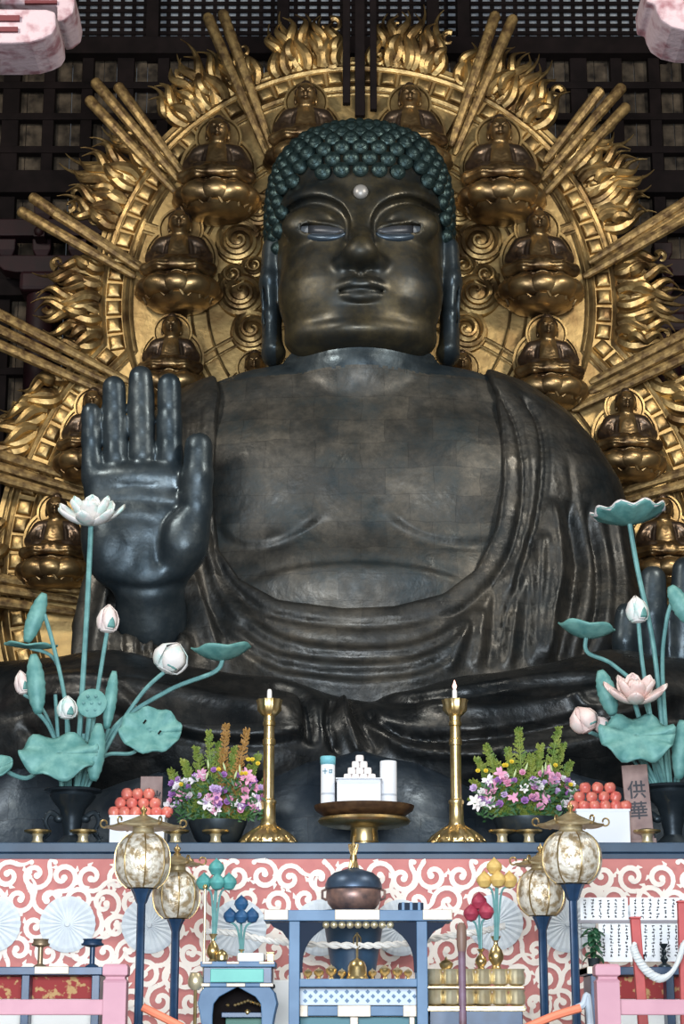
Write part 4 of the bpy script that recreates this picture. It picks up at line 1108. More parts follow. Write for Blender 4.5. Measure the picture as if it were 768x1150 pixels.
# ---- metal lotus stems
teal = mat('teal_patina', (.16,.36,.33), .55, .1, var=(.08,.24,.23), scale=5., bump=.15, bscale=15)
stemm = mat('pale_teal_stem', (.16,.36,.35), .5, .1, var=(.11,.26,.26), scale=6.)
def petal_mat(name, c, v): return mat(name, c, .55, 0, var=v, scale=4.5, lo=.3, hi=.55)
pw = petal_mat('white_lotus_petal', (.78,.74,.72), (.45,.70,.66)); pp = petal_mat('pink_lotus_petal', (.76,.56,.52), (.74,.68,.64)); pc = petal_mat('cream_lotus_petal', (.80,.70,.66), (.72,.56,.54))
podm = mat('seed_pod', (.30,.33,.33), .6); yel = mat('stamen_gold', (.55,.42,.16), .5)
LYv = -8.05
def stem_part(t, pts, r):
    m = MB(); P = catmull(pts, 8); m.tube(P, r, 8); return m.build('stem', stemm, t, world=True)
def lotus_thing(label, cat, px, py, dY, path, vx, r=2.3):
    """head at pixel (px,py); stem runs down through path pixels into the vase mouth"""
    Y = LYv+dY; p = Pt(px, py, Y); t = thing('metal_lotus_'+cat, label, 'lotus '+cat, p)
    base = Pt(vx, 906, LYv); n = len(path); pts = [p]
    for i, (x, y) in enumerate(path): pts.append(Pt(x, y, Y+(LYv-Y)*(i+1)/(n+1)))
    pts.append(base); stem_part(t, pts, r/Sc(py, Y)); return t, 1/Sc(py, Y)
def petal_mesh(L, w, curl, cup, n=9):
    rows = []
    for j in range(n+1):
        u = j/n; ww = w*(sin(pi*min(u*.80+.12, 1)))**.75 if u < 1 else w*.03
        a = curl*u; x = L*(sin(a)/curl if abs(curl) > 1e-3 else u); z = L*((1-cos(a))/curl if abs(curl) > 1e-3 else 0)
        rows.append([Vector((x-.0, s*ww, z+cup*w*(s*s)*(1-.3*u))) for s in (-1,-.6,-.2,.2,.6,1)])
    return rows
def add_petal(t, mt, L, w, curl, cup, az, tilt, z0=0, r0=0.):
    rows = petal_mesh(L, w, curl, cup); R = Matrix.Rotation(az, 3, 'Z') @ Matrix.Rotation(-tilt, 3, 'Y')
    m = MB(); m.grid([[R @ p+Vector((r0*cos(az), r0*sin(az), z0)) for p in r] for r in rows]); return m.build('petal', mt, t, solid=L*.035)
def open_lotus(t, k, mt, R, tilt=(0,0), pod=True):
    g = t
    for n, L, w, curl, cup, tl, a0, z0 in ((7, R*1.0, R*.25, .8, .5, .10, .1, 0), (6, R*.84, R*.26, .6, .55, .60, .55, .03*R), (4, R*.62, R*.27, .4, .6, 1.15, .9, .06*R)):
        for i in range(n): add_petal(t, mt, L, w, curl, cup, a0+2*pi*i/n, tl, z0, R*.06)
    m = MB(); m.lathe([(R*.10,R*.05),(R*.16,R*.2),(R*.27,R*.46),(R*.28,R*.50),(.01,R*.51)], 20); po = m.build('seed_pod', podm, t)
    for ch in t.children:
        if ch.name.startswith(('petal', 'seed_pod')): ch.rotation_euler = (.42, 0, 0)
def bud(t, k, mt, w, h, ang=0., open_=0.):
    R = Matrix.Rotation(ang, 3, 'Y')
    m = MB(); pr = [(.01,-.02),(.35,.05),(.48,.25),(.50,.42),(.42,.66),(.22,.88),(.01,1.0)]
    m.lathe([(r*w*.92*(1-open_*.2), z*h*.96) for r, z in pr], 20, rot=R); m.build('bud', mt, t)
    for i in range(4):
        az = i*pi/2+.4-pi/2; rows = []
        for j in range(9):
            u = j/8; rr = np.interp(u, [0,.1,.3,.5,.75,1], [.05,.40,.52,.52,.38,.03])*w*(1.0+open_*u*.9); hw = .75*(sin(pi*min(u*.85+.12, 1)))**.8
            rows.append([R @ Vector((rr*cos(az+s*hw), rr*sin(az+s*hw), u*h*(1-.1*open_))) for s in (-1,-.5,0,.5,1)])
        p = MB(); p.grid(rows); p.build('petal', mt, t, solid=w*.03)
    sp = MB(); rows = []
    for j in range(6):
        u = j/5; rr = np.interp(u, [0,.3,1], [.05,.5,.56])*w; hw = .5*(1-u)**.6
        rows.append([R @ Vector((rr*cos(-pi/2+.5+s*hw), rr*sin(-pi/2+.5+s*hw), u*h*.5)) for s in (-1,-.5,0,.5,1)])
    sp.grid(rows); sp.build('sepal', teal, t, solid=w*.03)
def leaf(t, k, rx, cup, wave, rot, nw=7, mt=None, fold=0., edge=None, ry=None, ph=0.):
    E_ = Matrix.Rotation(rot[2], 3, 'Z') @ Matrix.Rotation(rot[1], 3, 'Y') @ Matrix.Rotation(rot[0], 3, 'X'); ry = ry or rx
    rows = []; n = 40
    for j in range(9):
        r = max(j/8, .02); row = []
        for i in range(n+1):
            a = 2*pi*i/n; z = cup*r*r*rx+wave*rx*r**3*sin(nw*a+ph)+.012*rx*abs(sin(6*a))*r; x = rx*r*cos(a)*(1+.03*sin(nw*a)); y = ry*r*sin(a)
            z += fold*abs(y/ry)**1.5*rx
            row.append(E_ @ Vector((x, y, z)))
        rows.append(row)
    m = MB(); m.grid(rows); o = m.build('leaf_blade', mt or teal, t, solid=.03); return o
def rolled(t, L, w, rot, turn=4.6, twist=.4, mt=None):
    rows = []
    for j in range(17):
        u = j/16; ww = w*(max(sin(pi*(u*.94+.03)), 0))**.55; row = []
        for i in range(17):
            s = -1+i/8; a = s*turn/2; rr = ww*.5*(1-.12*abs(s))*(1+.06*sin(u*40)); row.append(rot @ Vector((rr*sin(a+twist*u), -rr*cos(a+twist*u)*.8, L*(u-.5))))
        rows.append(row)
    m = MB(); m.grid(rows); return m.build('leaf_blade', mt or teal, t, solid=.03)
RY = lambda a: Matrix.Rotation(a, 3, 'Y')
# left spray
t, k = lotus_thing('tall open white metal lotus rising in front of the raised hand', 'flower', 102, 590, -.35, [(98,680),(92,780)], 84, 3.0)
open_lotus(t, k, pw, 42*k)
t, k = lotus_thing('pink-tipped closed metal bud below the raised palm', 'bud', 120, 711, -.3, [(112,760),(100,840)], 86, 2.4); bud(t, k, pc, 24*k, 33*k, .05)
t, k = lotus_thing('white half-open metal bud right of the left spray, beside a cup leaf', 'bud', 184, 755, -.3, [(160,778),(125,830)], 88, 2.4); bud(t, k, pw, 34*k, 38*k, .45, .35)
add_petal(t, pw, 26*k, 8*k, .3, .5, -.3, .1)
t, k = lotus_thing('teal cup-shaped metal leaf farthest right in the left spray', 'leaf', 250, 741, -.2, [(240,755),(190,775),(130,815),(104,870)], 90, 2.6); leaf(t, k, 34*k, .42, .05, (.05,-.1,.3), 5, ry=30*k)
t, k = lotus_thing('teal rolled metal leaf at the upper left, leaning above its bent stem', 'leaf', 50, 690, -.2, [(60,725),(72,780),(78,840)], 78, 2.4); 
rolled(t, 58*k, 19*k, Matrix.Translation((-9*k,0,4*k)).to_3x3() @ RY(.30)); 
for ch in t.children:
    if ch.name.startswith('leaf'): ch.location.x = -10*k; ch.location.z = -4*k
t, k = lotus_thing('thin teal metal leaf seen edge-on at the far left', 'leaf', 34, 728, .1, [(62,742),(74,800)], 76, 2.0); leaf(t, k, 30*k, .12, .05, (.12,.05,0), 5, ry=26*k)
t, k = lotus_thing('teal upright rolled metal leaf left of the bud stems', 'leaf', 42, 800, -.5, [(56,818),(72,860)], 78, 2.4)
o = rolled(t, 68*k, 21*k, RY(-.12)); o.location = (-3*k, 0, 32*k)
t, k = lotus_thing('small white metal bud at the far left behind a rolled leaf', 'bud', 27, 780, -.1, [(50,800),(72,860)], 77, 2.0); bud(t, k, pc, 17*k, 28*k, -.2)
t, k = lotus_thing('small white metal bud left of the round seed pod', 'bud', 75, 808, -.6, [(76,840)], 80, 2.4); bud(t, k, pw, 22*k, 27*k, .0)
t, k = lotus_thing('round teal metal seed pod facing forward, between two buds', 'seed pod', 103, 790, -.5, [(96,840)], 83, 2.4)
m = MB(); m.lathe([(.5*k,-8*k),(9*k,-4*k),(16*k,-1*k),(17*k,1*k),(15.5*k,2*k),(.5*k,2.4*k)], 28, rot=Matrix.Rotation(pi/2-.15, 3, 'X')); m.build('pod', teal, t)
for i in range(7):
    a = i*2*pi/6; r_ = 0 if i == 6 else 9*k; m = MB(); m.sphere((r_*cos(a), -2.6*k, r_*sin(a)), 2*k, 8, 6); m.build('seed', stemm, t)
t, k = lotus_thing('narrow pointed teal metal leaf right of the round seed pod', 'leaf', 122, 818, -.4, [(112,845)], 84, 2.0); o = rolled(t, 66*k, 14*k, RY(.10), 3.4); o.location = (1*k, 0, 32*k)
t, k = lotus_thing('broad drooping teal metal leaf hanging over the vase', 'leaf', 66, 846, -1.0, [(74,868)], 80, 2.6); leaf(t, k, 44*k, .06, .15, (1.0,.03,0), 6, ry=32*k, fold=-.2)
t, k = lotus_thing('wavy round teal metal leaf with two dark nicks, right of the vase', 'leaf', 169, 822, -.6, [(150,845),(120,848),(100,870)], 90, 2.2); leaf(t, k, 35*k, .12, .12, (1.2,.05,0), 8, ry=29*k)
for q in ((-8,9,.5),(9,-3,-.5)):
    m = MB(); m.tube([(q[0]*k,-3.5*k,q[1]*k),((q[0]+3)*k,-3.6*k,(q[1]+4)*k)], 1.1*k, 6); m.build('nick', M['wood_dark'], t)
t, k = lotus_thing('teal rolled leaf hanging straight down over the vase stems', 'leaf', 108, 815, -.9, [(98,860)], 86, 2.0); o = rolled(t, 64*k, 20*k, RY(.06), 4.2); o.location = (1*k, 0, -30*k)
t, k = lotus_thing('teal leaf tip cut off by the left edge of the picture', 'leaf', 0, 862, -.7, [(30,874),(60,856)], 74, 2.6); leaf(t, k, 16*k, .2, .05, (.9,-.3,0), 5)
# bundle of stems at the vase mouth
def bundle(vx, label, xs):
    for i, (x0, y0, x1) in enumerate(xs):
        if i == 0: t = thing('lotus_stalk_cluster', label, 'stalks', Pt(vx, 890, LYv))
        stem_part(t, [Pt(x0, y0, LYv-.15), Pt((x0+x1)/2, (y0+906)/2, LYv-.1), Pt(x1, 906, LYv)], 2.1/60)
bundle(80, 'cluster of bare teal metal stalks standing in the left dark vase', ((68,830,72),(88,836,84),(94,824,88),(78,850,78),(62,780,70),(100,800,90)))
# right spray
t, k = lotus_thing('tall upturned teal metal leaf with frilled pale rim, right side', 'leaf', 707, 588, -.3, [(716,640),(733,720),(742,800)], 752, 2.8)
o = leaf(t, k, 42*k, .34, .07, (.02,-.08,0), 9, mt=teal); 
rimm = mat('pale_pink_rim', (.62,.58,.58), .6); m = MB(); P = []
for i in range(97):
    a = 2*pi*i/96; z = .34*42*k+.07*42*k*sin(9*a)+.01*k; P.append(Matrix.Rotation(-.08, 3, 'Y') @ Vector((42*k*cos(a)*(1+.03*sin(9*a)), 42*k*sin(a), z)))
m.grid([P, [Vector((p.x*.80, p.y*.80, p.z*.80+.6*k)) for p in P]]); m.build('frilled_rim', rimm, t, solid=.05)
t, k = lotus_thing('cream closed metal bud between tall leaf and low round leaf, right spray', 'bud', 717, 700, -.45, [(722,750),(735,830)], 750, 2.4); bud(t, k, pw, 24*k, 32*k, -.08)
t, k = lotus_thing('teal bowl-shaped metal leaf on a bent stem, left side of the right spray', 'leaf', 658, 716, -.4, [(660,733),(690,748),(725,790)], 748, 2.4); leaf(t, k, 32*k, .40, .06, (.0,.12,0), 5, ry=28*k)
t, k = lotus_thing('teal ribbed rolled metal leaf at the right edge', 'leaf', 756, 672, -.5, [(748,700),(744,760)], 755, 2.4); o = rolled(t, 48*k, 22*k, RY(-.45)); o.location = (8*k, 0, -8*k)
t, k = lotus_thing('large open pink metal lotus of the right spray', 'flower', 713, 790, -.9, [(725,830)], 752, 2.8); open_lotus(t, k, pp, 40*k)
t, k = lotus_thing('half-open pink metal bud leaning left, right spray', 'bud', 662, 822, -.9, [(680,830),(720,850)], 748, 2.4); bud(t, k, pp, 28*k, 32*k, -.45, .3)
t, k = lotus_thing('small pink metal bud tucked beside the broad leaf', 'bud', 680, 822, -.7, [(700,840)], 750, 2.0); bud(t, k, pc, 17*k, 20*k, -.5)
t, k = lotus_thing('broad wavy teal metal leaf drooping below the pink lotus', 'leaf', 715, 826, -1.3, [(735,850)], 752, 2.6); leaf(t, k, 43*k, .06, .15, (1.0,.0,0), 7, ry=34*k, fold=-.2)
t, k = lotus_thing('teal metal leaf curled behind the left of the pink lotus', 'leaf', 684, 800, -.5, [(710,840)], 750, 2.0); o = rolled(t, 52*k, 22*k, RY(-.25), 3.6); o.location = (-2*k, 0, 22*k)
t, k = lotus_thing('teal metal leaf folded upright at the right edge beside the vase', 'leaf', 762, 842, -.9, [(758,880)], 756, 2.0); o = rolled(t, 66*k, 20*k, RY(.1), 3.8); o.location = (2*k, 0, 0)
bundle(756, 'cluster of bare teal metal stalks standing in the right edge vase', ((728,830,744),(738,820,750),(746,836,754),(764,828,760),(734,850,747)))

# ---- cut flower arrangements
leafm = mat('fern_green', (.11,.20,.03), .6, var=(.26,.30,.05), scale=5.); leafd = mat('leaf_green', (.035,.11,.035), .5); bron = mat('bronze_frond', (.38,.20,.05), .6)
cols = {'pink': mat('pink_blossom', (.75,.36,.52), .6), 'mauve': mat('mauve_blossom', (.40,.18,.48), .6), 'white': mat('white_blossom', (.82,.78,.78), .6), 'yellow': mat('yellow_blossom', (.80,.62,.06), .6), 'lilac': mat('lilac_blossom', (.62,.46,.70), .6)}
def blossom_mesh(kind, r, rr):
    m = MB()
    if kind == 'lily':
        for i in range(6):
            a = 2*pi*i/6+rr.random(); R = Matrix.Rotation(a, 3, 'Z') @ Matrix.Rotation(-.75, 3, 'Y'); m.grid([[R @ p for p in q] for q in petal_mesh(r*1.7, r*.38, -.9, .4, 5)])
    else:
        for ring, (n, L, tl) in enumerate(((7, 1., .25), (6, .8, .7), (5, .55, 1.1))):
            for i in range(n):
                a = 2*pi*i/n+ring*.4; R = Matrix.Rotation(a, 3, 'Z') @ Matrix.Rotation(-tl, 3, 'Y'); m.grid([[R @ p for p in q] for q in petal_mesh(r*L, r*.36, .5, .3, 4)])
    return m
def arrangement(px, label, x0, x1, ytop, yb, bx0, bx1, seed, right):
    rr = random.Random(seed); Y = -8.1; k = 1/Sc(900, Y); c = Vector((AX(px, Y), Y, zT)); t = thing('flower_arrangement', label, 'flower arrangement', c)
    bw = (bx1-bx0)/2*k; bh = (946-yb)*k
    m = MB(); m.lathe([(bw*.55,0),(bw*.6,.02),(bw*.8,bh*.3),(bw*1.0,bh*.85),(bw*1.02,bh),(bw*.92,bh),(bw*.7,bh*.4),(.01,bh*.3)], 32, lobes=16, lamp=.02); m.build('bowl', dk, t)
    hw = (x1-x0)/2*k; H = (946-ytop)*k
    def head(u, v, d): return Vector((u*hw, d, bh+(H-bh)*v))
    fr = [(-.95,.50),(-.85,.28),(-.72,.62),(-.45,.72),(-.2,.88),(-.02,.80),(.12,.98),(.30,.74),(.55,.90),(.78,.66),(.92,.42),(.60,.55),(-.6,.42),(1.0,.22)] if not right else [(-.95,.40),(-.85,.66),(-.7,.80),(-.5,.60),(-.3,.76),(-.1,.98),(.1,.68),(.3,.80),(.5,.62),(.62,.98),(.85,.62),(.92,.36),(-.98,.2),(.72,.82)]
    for i, (u, v) in enumerate(fr):
        tip = head(u, v, rr.uniform(-.1, .35)); b = Vector((u*bw*.4, 0, bh*.8)); P = catmull([b, b.lerp(tip, .5)+Vector((u*.05, 0, .05)), tip], 14)
        m = MB(); m.tube(P, .014, 5); n = len(P)
        for j in range(2, n):
            tdir = (P[j]-P[j-1]).normalized(); q = P[j]; ss = .17*(1-.8*j/n)+.02
            for s in (-1, -.3, .4, 1):
                side = (Vector((s, rr.uniform(-.8, .3), rr.uniform(-.2, .2)))+tdir*rr.uniform(.3, .9)).normalized(); L_ = ss*rr.uniform(.7, 1.25)
                for w_ in (.15, .32, .5, .68, .85, 1.):
                    q2 = q+side*L_*w_
                    for s2 in (-1, 1):
                        dd = (side*.6+Vector((rr.uniform(-.6,.6), -.3, .5*s2))).normalized()*.034; nn = dd.cross(Vector((0,-1,.1))).normalized()*.010
                        m.add([q2, q2+dd*.5+nn, q2+dd, q2+dd*.5-nn], [(0,1,2,3)])
        m.build('fern_frond', (bron if (i == 6 and not right) or (i == 8 and not right) or (right and i == 5 and False) else leafm), t, smooth=False)
    m = MB()
    for i in range(460):
        u = rr.uniform(-.95, .95); v = rr.uniform(-.02, .42)*(1-.3*u*u); q = head(u*.9, v, rr.uniform(-.35, .2)); d_ = Vector((rr.uniform(-1,1), rr.uniform(-1,.2), rr.uniform(-.4,1))).normalized()*rr.uniform(.10,.2); nn = d_.cross(Vector((0,-1,.2))).normalized()*.022
        m.add([q, q+d_*.5+nn, q+d_, q+d_*.5-nn], [(0,1,2,3)])
    tag(m.build('foliage', leafd, t, smooth=False), kind='stuff')
    kinds = [('pink','c'),('mauve','c'),('white','l'),('pink','l'),('lilac','c'),('mauve','c'),('pink','c'),('white','c')]
    for i in range(68):
        u = rr.uniform(-.98, .98); v = .08+.44*rr.random()*(1-.35*u*u); col, kd = rr.choice(kinds); r = rr.uniform(.07, .108)
        q = head(u*.96, v, -.32+.25*v+abs(u)*.15); mm = blossom_mesh('lily' if kd == 'l' else 'c', r, rr)
        d_ = Vector((u*.6, -1, .35)).normalized(); R = d_.to_track_quat('Z', 'Y').to_matrix(); mm.xf(lambda p: R @ p+q)
        mm.build('blossom', cols[col], t, smooth=True)
    for i in range(7):
        u = rr.uniform(-.98, .98); v = rr.choice((.50,.56,.60,.46,.35)); q = head(u*.95, v, -.2); mm = blossom_mesh('c', .055, rr); R = Vector((0,-1,.4)).normalized().to_track_quat('Z', 'Y').to_matrix(); mm.xf(lambda p: R @ p+q); mm.build('blossom', cols['yellow'], t)
    for i in range(5):
        u = rr.uniform(-.8, .8); v = rr.uniform(.35, .6); q = head(u, v, -.25); mm = MB(); mm.lathe([(.004,-.06),(.022,0),(.018,.05),(.003,.11)], 8, q, rot=Matrix.Rotation(rr.uniform(-.4,.4), 3, 'Y')); mm.build('bud', mat('green_bud', (.5,.6,.3), .5) if i == 0 else bpy.data.materials['green_bud'], t)
arrangement(244, 'pink, mauve and white cut flowers with ferns in a dark bowl, left of the candlestick', 186, 300, 806, 918, 213, 276, 3, False)
arrangement(592, 'pink and mauve cut flowers with green fronds in a dark bowl, right of the candlesticks', 530, 655, 812, 915, 560, 632, 8, True)
# ================================================================ offerings in front of the altar cloth
def TH(name, label, cat, px, py, Y, group=None): return thing(name, label, cat, Pt(px, py, Y), group=group)
ZF = 1.5
dblue = mat('deep_blue_enamel', (.02,.055,.12), .35, .1, var=(.012,.035,.08), scale=4.)
navy = mat('navy_black_paint', (.008,.018,.04), .65, spec=.2)
cblue = mat('chalky_blue_paint', (.10,.20,.34), .5, 0, var=(.06,.14,.26), scale=2.)
cream2 = mat('pale_gilt_fitting', (.62,.54,.46), .5, .3, var=(.52,.44,.34), scale=8.)
glass = mat('lantern_pane', (.86,.80,.68), .32, .3, var=(.38,.28,.16), scale=9., bump=.5, bscale=18, lo=.4, hi=.56)
gold_l = mat('lantern_gilding', (.62,.46,.22), .35, .8, var=(.30,.20,.08), scale=8.)
roofm = mat('lantern_roof', (.55,.45,.27), .4, .5, var=(.34,.24,.12), scale=7.)
def lantern(label, bx, by0, by1, bw, rx0, rx1, ry, fy, pole_x, Y):
    k = 1/Sc((by0+by1)/2, Y); c = Pt(bx, (by0+by1)/2, Y); t = thing('globe_lantern', label, 'lantern', (c.x, Y, ZF)); cz = c.z-ZF; h = (by1-by0)/2*k; w = bw/2*k
    p0 = Pt(bx, by1+14, Y)
    m = MB(); R1_ = (bw*.16)*k; rows = []
    for r, z in ((6.5*k*.75, 0), (4.6*k, .3)): pass
    m.lathe([(.45,0),(.42,.08),(.16,.16),(4.5*k,.3),(4.4*k,cz-h-18*k*bw/64),(6*k*bw/64,cz-h-16*k*bw/64),(9*k*bw/64,cz-h-7*k*bw/64),(12*k*bw/64,cz-h-1*k),(.01,cz-h)], 24, lobes=8, lamp=.08); m.build('pole', dblue, t)
    for i in range(8):
        a0 = 2*pi*i/8+.2; rows = []
        for j in range(13):
            v = -1+j/6; rr = w*(max(1-abs(v*.86)**2.4, 0))**.5; rows.append([(rr*cos(a0+pi/4*s), rr*sin(a0+pi/4*s), cz+v*h) for s in (0, .25, .5, .75, 1)])
        m = MB(); m.grid(rows); m.build('glass_panel', glass, t)
        m = MB(); m.tube([(w*1.01*(max(1-abs(v*.86)**2.4, 0))**.5*cos(a0), w*1.01*(max(1-abs(v*.86)**2.4, 0))**.5*sin(a0), cz+v*h) for v in [-1+q/6 for q in range(13)]], .9*k, 5); m.build('rib', gold_l, t)
    m = MB(); m.lathe([(w*.52,cz+h-2*k),(w*.55,cz+h),(w*.40,cz+h+3*k),(w*.36,cz+h+9*k),(w*.46,cz+h+10*k)], 24); m.build('collar', M['brass_pale'], t)
    rw = (rx1-rx0)/2*k; zr = cz+h+(by0-ry)*k; m = MB()
    for r, z in ((1, 0),): pass
    n = 48; prof = [(.15, 12),(.30, 9.5),(.55, 6),(.82, 2.2),(1.0, 1.0),(.97, -1.),(.5, -.5),(.1, 0)]; rows = []
    for r, z in prof: rows.append([(rw*r*(1+.08*r*abs(cos(3*a))**6)*cos(a), rw*r*(1+.08*r*abs(cos(3*a))**6)*sin(a), zr+z*k*bw/56+.02*r**3*abs(cos(3*a))**6) for a in [2*pi*i/n for i in range(n+1)]])
    m.grid(rows); m.build('roof', roofm, t)
    for i in range(6):
        a = 2*pi*i/6; P = []
        for q in range(12):
            u = q/11; rr = 4.8*k*(1-.4*u); an = -pi/2+u*5.; P.append(Vector(((rw*1.06+2*k+rr*cos(an))*cos(a), (rw*1.06+2*k+rr*cos(an))*sin(a), zr+5*k+rr*sin(an))))
        m = MB(); m.tube([Vector((rw*.85*cos(a), rw*.85*sin(a), zr+2*k))]+P, 1.1*k, 6); m.build('corner_hook', gold_l, t)
    m = MB(); zf = zr+12*k*bw/56; m.lathe([(4*k,zf-1*k),(4.5*k,zf+1*k),(2*k,zf+3*k),(4*k,zf+6*k),(3.6*k,zf+8*k),(1.2*k,zf+10*k),(.1*k,zf+13*k)], 16); m.build('finial', gold_l, t)
    return t
lantern('larger left globe lantern on a blue pole, in front of the white fruit box', 160, 938, 997, 62, 128, 208, 930, 904, 155, -14.0)
lantern('smaller left globe lantern on a blue pole, just right of the larger left one', 198, 981, 1031, 52, 176, 226, 972, 960, 197, -12.6)
lantern('larger right globe lantern on a blue pole, below the right fruit box', 642, 936, 992, 68, 606, 676, 928, 900, 646, -14.0)
lantern('smaller right globe lantern on a blue pole, just left of the larger right one', 608, 979, 1028, 56, 578, 632, 972, 960, 614, -12.6)

# incense burner behind the blue stand
Y = -11.4; k = 1/Sc(1000, Y)
copper = mat('brownish_copper', (.34,.20,.16), .4, .5, var=(.14,.10,.10), scale=6.)
t = TH('incense_burner', 'large round incense burner with a blue domed lid and ornate gilt finial, centre', 'incense burner', 397, 1023, Y)
m = MB(); m.lathe([(18*k,0),(24*k,2*k),(29*k,8*k),(31*k,15*k),(30.5*k,22*k),(29*k,24*k)], 40); m.build('bowl', copper, t)
m = MB(); m.lathe([(29*k,23*k),(32*k,25*k),(32*k,29*k),(29*k,36*k),(22*k,42*k),(12*k,45*k),(7*k,46.5*k),(5*k,48*k)], 40); m.build('lid', mat('dull_blue_metal', (.07,.11,.17), .4, .5, var=(.045,.07,.11), scale=5.), t)
m = MB()
for i in range(10):
    a = 2*pi*i/10; m.tube([((4+1.5*cos(j*.9))*k*cos(a+j*.25), (4+1.5*cos(j*.9))*k*sin(a+j*.25), (46+j*4)*k) for j in range(8)], .9*k, 5)
m.lathe([(5*k,46*k),(3*k,52*k),(4.4*k,58*k),(2.4*k,66*k),(3.2*k,71*k),(1*k,78*k),(.1*k,84*k)], 14); m.build('finial', gold_l, t)
m = MB()
for s in range(6): a = s*pi/3; m.box((22*k*cos(a), 22*k*sin(a), 13*k), (.05,.05,.09))
for s in (-1, 1): m.tube([(s*30*k,0,12*k),(s*35*k,0,14*k),(s*35*k,0,22*k),(s*30*k,0,24*k)], 1.6*k, 8)
m.build('side_handle', copper, t)
z = Pt(397, 1023, Y).z
t2 = tag(MB().build('x', blue), None) if False else None
m = MB(); m.lathe([(.62,0),(.6,.1),(.4,.3),(.34,1.0),(.5,z-ZF-.1),(.55,z-ZF)], 32); o = m.build('burner_pedestal', blue, loc=(Pt(397, 1023, Y).x, Y, ZF)); tag(o, 'blue round pedestal carrying the incense burner, behind the blue gate-shaped stand', 'pedestal')

# blue gate-shaped stand
Y = -13.0; k = 1/Sc(1080, Y); zb = Pt(400, 1024, Y).z
def BX(px, py=1090): return Pt(px, py, Y).x
def BZ(py): return Pt(400, py, Y).z
t = thing('offering_table', 'chalky blue gate-shaped offering stand with cream fittings and a lattice band, bottom centre', 'table', (BX(402), Y, ZF))
def pbox(name, x0, x1, y0, y1, dep, m_, par=t, dy=0., bev=.01):
    m = MB(); a, b = Pt(x0, y0, Y), Pt(x1, y1, Y); zz0 = b.z if y1 < 1150 else ZF
    m.box(((BX(x0)+BX(x1))/2, Y+dy, (a.z+zz0)/2), (BX(x1)-BX(x0), dep, a.z-zz0)); return m.build(name, m_, par, smooth=False, world=True, bevel=bev)
top = pbox('top_beam', 297, 507, 1024, 1036, .9, cblue)
for x0, x1 in ((297,324),(376,426),(474,507)): pbox('cream_fitting', x0, x1, 1023.5, 1035, .92, cream2, dy=-.01)
for x0, x1 in ((325,337),(467,479)):
    pbox('leg', x0, x1, 1036, 1160, .16, cblue, dy=-.3); pbox('leg', x0, x1, 1036, 1160, .16, cblue, dy=.35)
pbox('shelf', 337, 467, 1100, 1109, .8, cblue)
pbox('lattice_band', 337, 467, 1110, 1129, .10, mat('pale_blue_lattice', (.62,.70,.80), .6), dy=-.05)
m = MB()
for i in range(11):
    for j in range(3):
        m.box((BX(343+i*11.6+(5.8 if j % 2 else 0)), Y-.11, BZ(1114+j*5)), (.05,.02,.05), Matrix.Rotation(pi/4, 3, 'Y'))
m.build('lattice_studs', cblue, t, smooth=False, world=True)
pbox('lower_rail', 337, 467, 1130, 1141, .12, cblue, dy=-.06)
for x0, x1 in ((379,416),(452,467),(337,346)): pbox('cream_fitting', x0, x1, 1129, 1142, .14, cream2, dy=-.07)
pbox('inner_panel', 337, 467, 1142, 1160, .1, mat('teal_panel', (.03,.16,.20), .5), dy=.1)
for x0, x1 in ((393,402),(459,465)): pbox('cream_fitting', x0, x1, 1141, 1160, .12, cream2, dy=.0)
for s, x in ((1, 337), (-1, 467)):         # spandrel brackets forming the arch
    m = MB(); P = []
    for q in range(9):
        u = q/8; P.append((BX(x+s*36*sin(u*pi/2)), BZ(1092-54*(1-cos(u*pi/2)) if False else 1037+56*(1-u)**1.8)))
    poly = [(BX(x), BZ(1036))]+[(BX(x), BZ(1093))]+[(BX(x+s*(3+33*u**3.2)), BZ(1093-55*u)) for u in [q/8 for q in range(9)]]
    if s < 0: poly = poly[::-1]
    m.prism(poly, Y-.34, Y-.26); m.build('arch_bracket', navy, t, smooth=False, world=True)
for s, x in ((-1, 325), (1, 479)):
    poly = [(BX(x), BZ(1037)), (BX(x+s*22), BZ(1037)), (BX(x+s*18), BZ(1042)), (BX(x+s*8), BZ(1047)), (BX(x), BZ(1058))]
    if s > 0: poly = poly[::-1]
    m = MB(); m.prism(poly, Y-.34, Y-.26); m.build('outer_bracket', navy, t, smooth=False, world=True)
m = MB()
for i in range(9): m.sphere((BX(366+i*9), Y-.36, BZ(1040)), 4.2*k, 10, 8)
m.build('gilt_bead_row', M['brass_pale'], t, world=True)
tb = thing('incense_box', 'small dark blue box with silver bands on the right of the blue stand top', 'box', (BX(461, 1024), Y-.1, BZ(1024)))
m = MB(); m.box((0,0,4.5*k), (28*k, .35, 9*k)); m.build('box_body', navy, tb, smooth=False, bevel=.012)
for xx in (-9, 0, 9): m = MB(); m.box((xx*k,0,4.6*k), (3*k, .37, 9.6*k)); m.build('silver_band', cblue, tb, smooth=False)
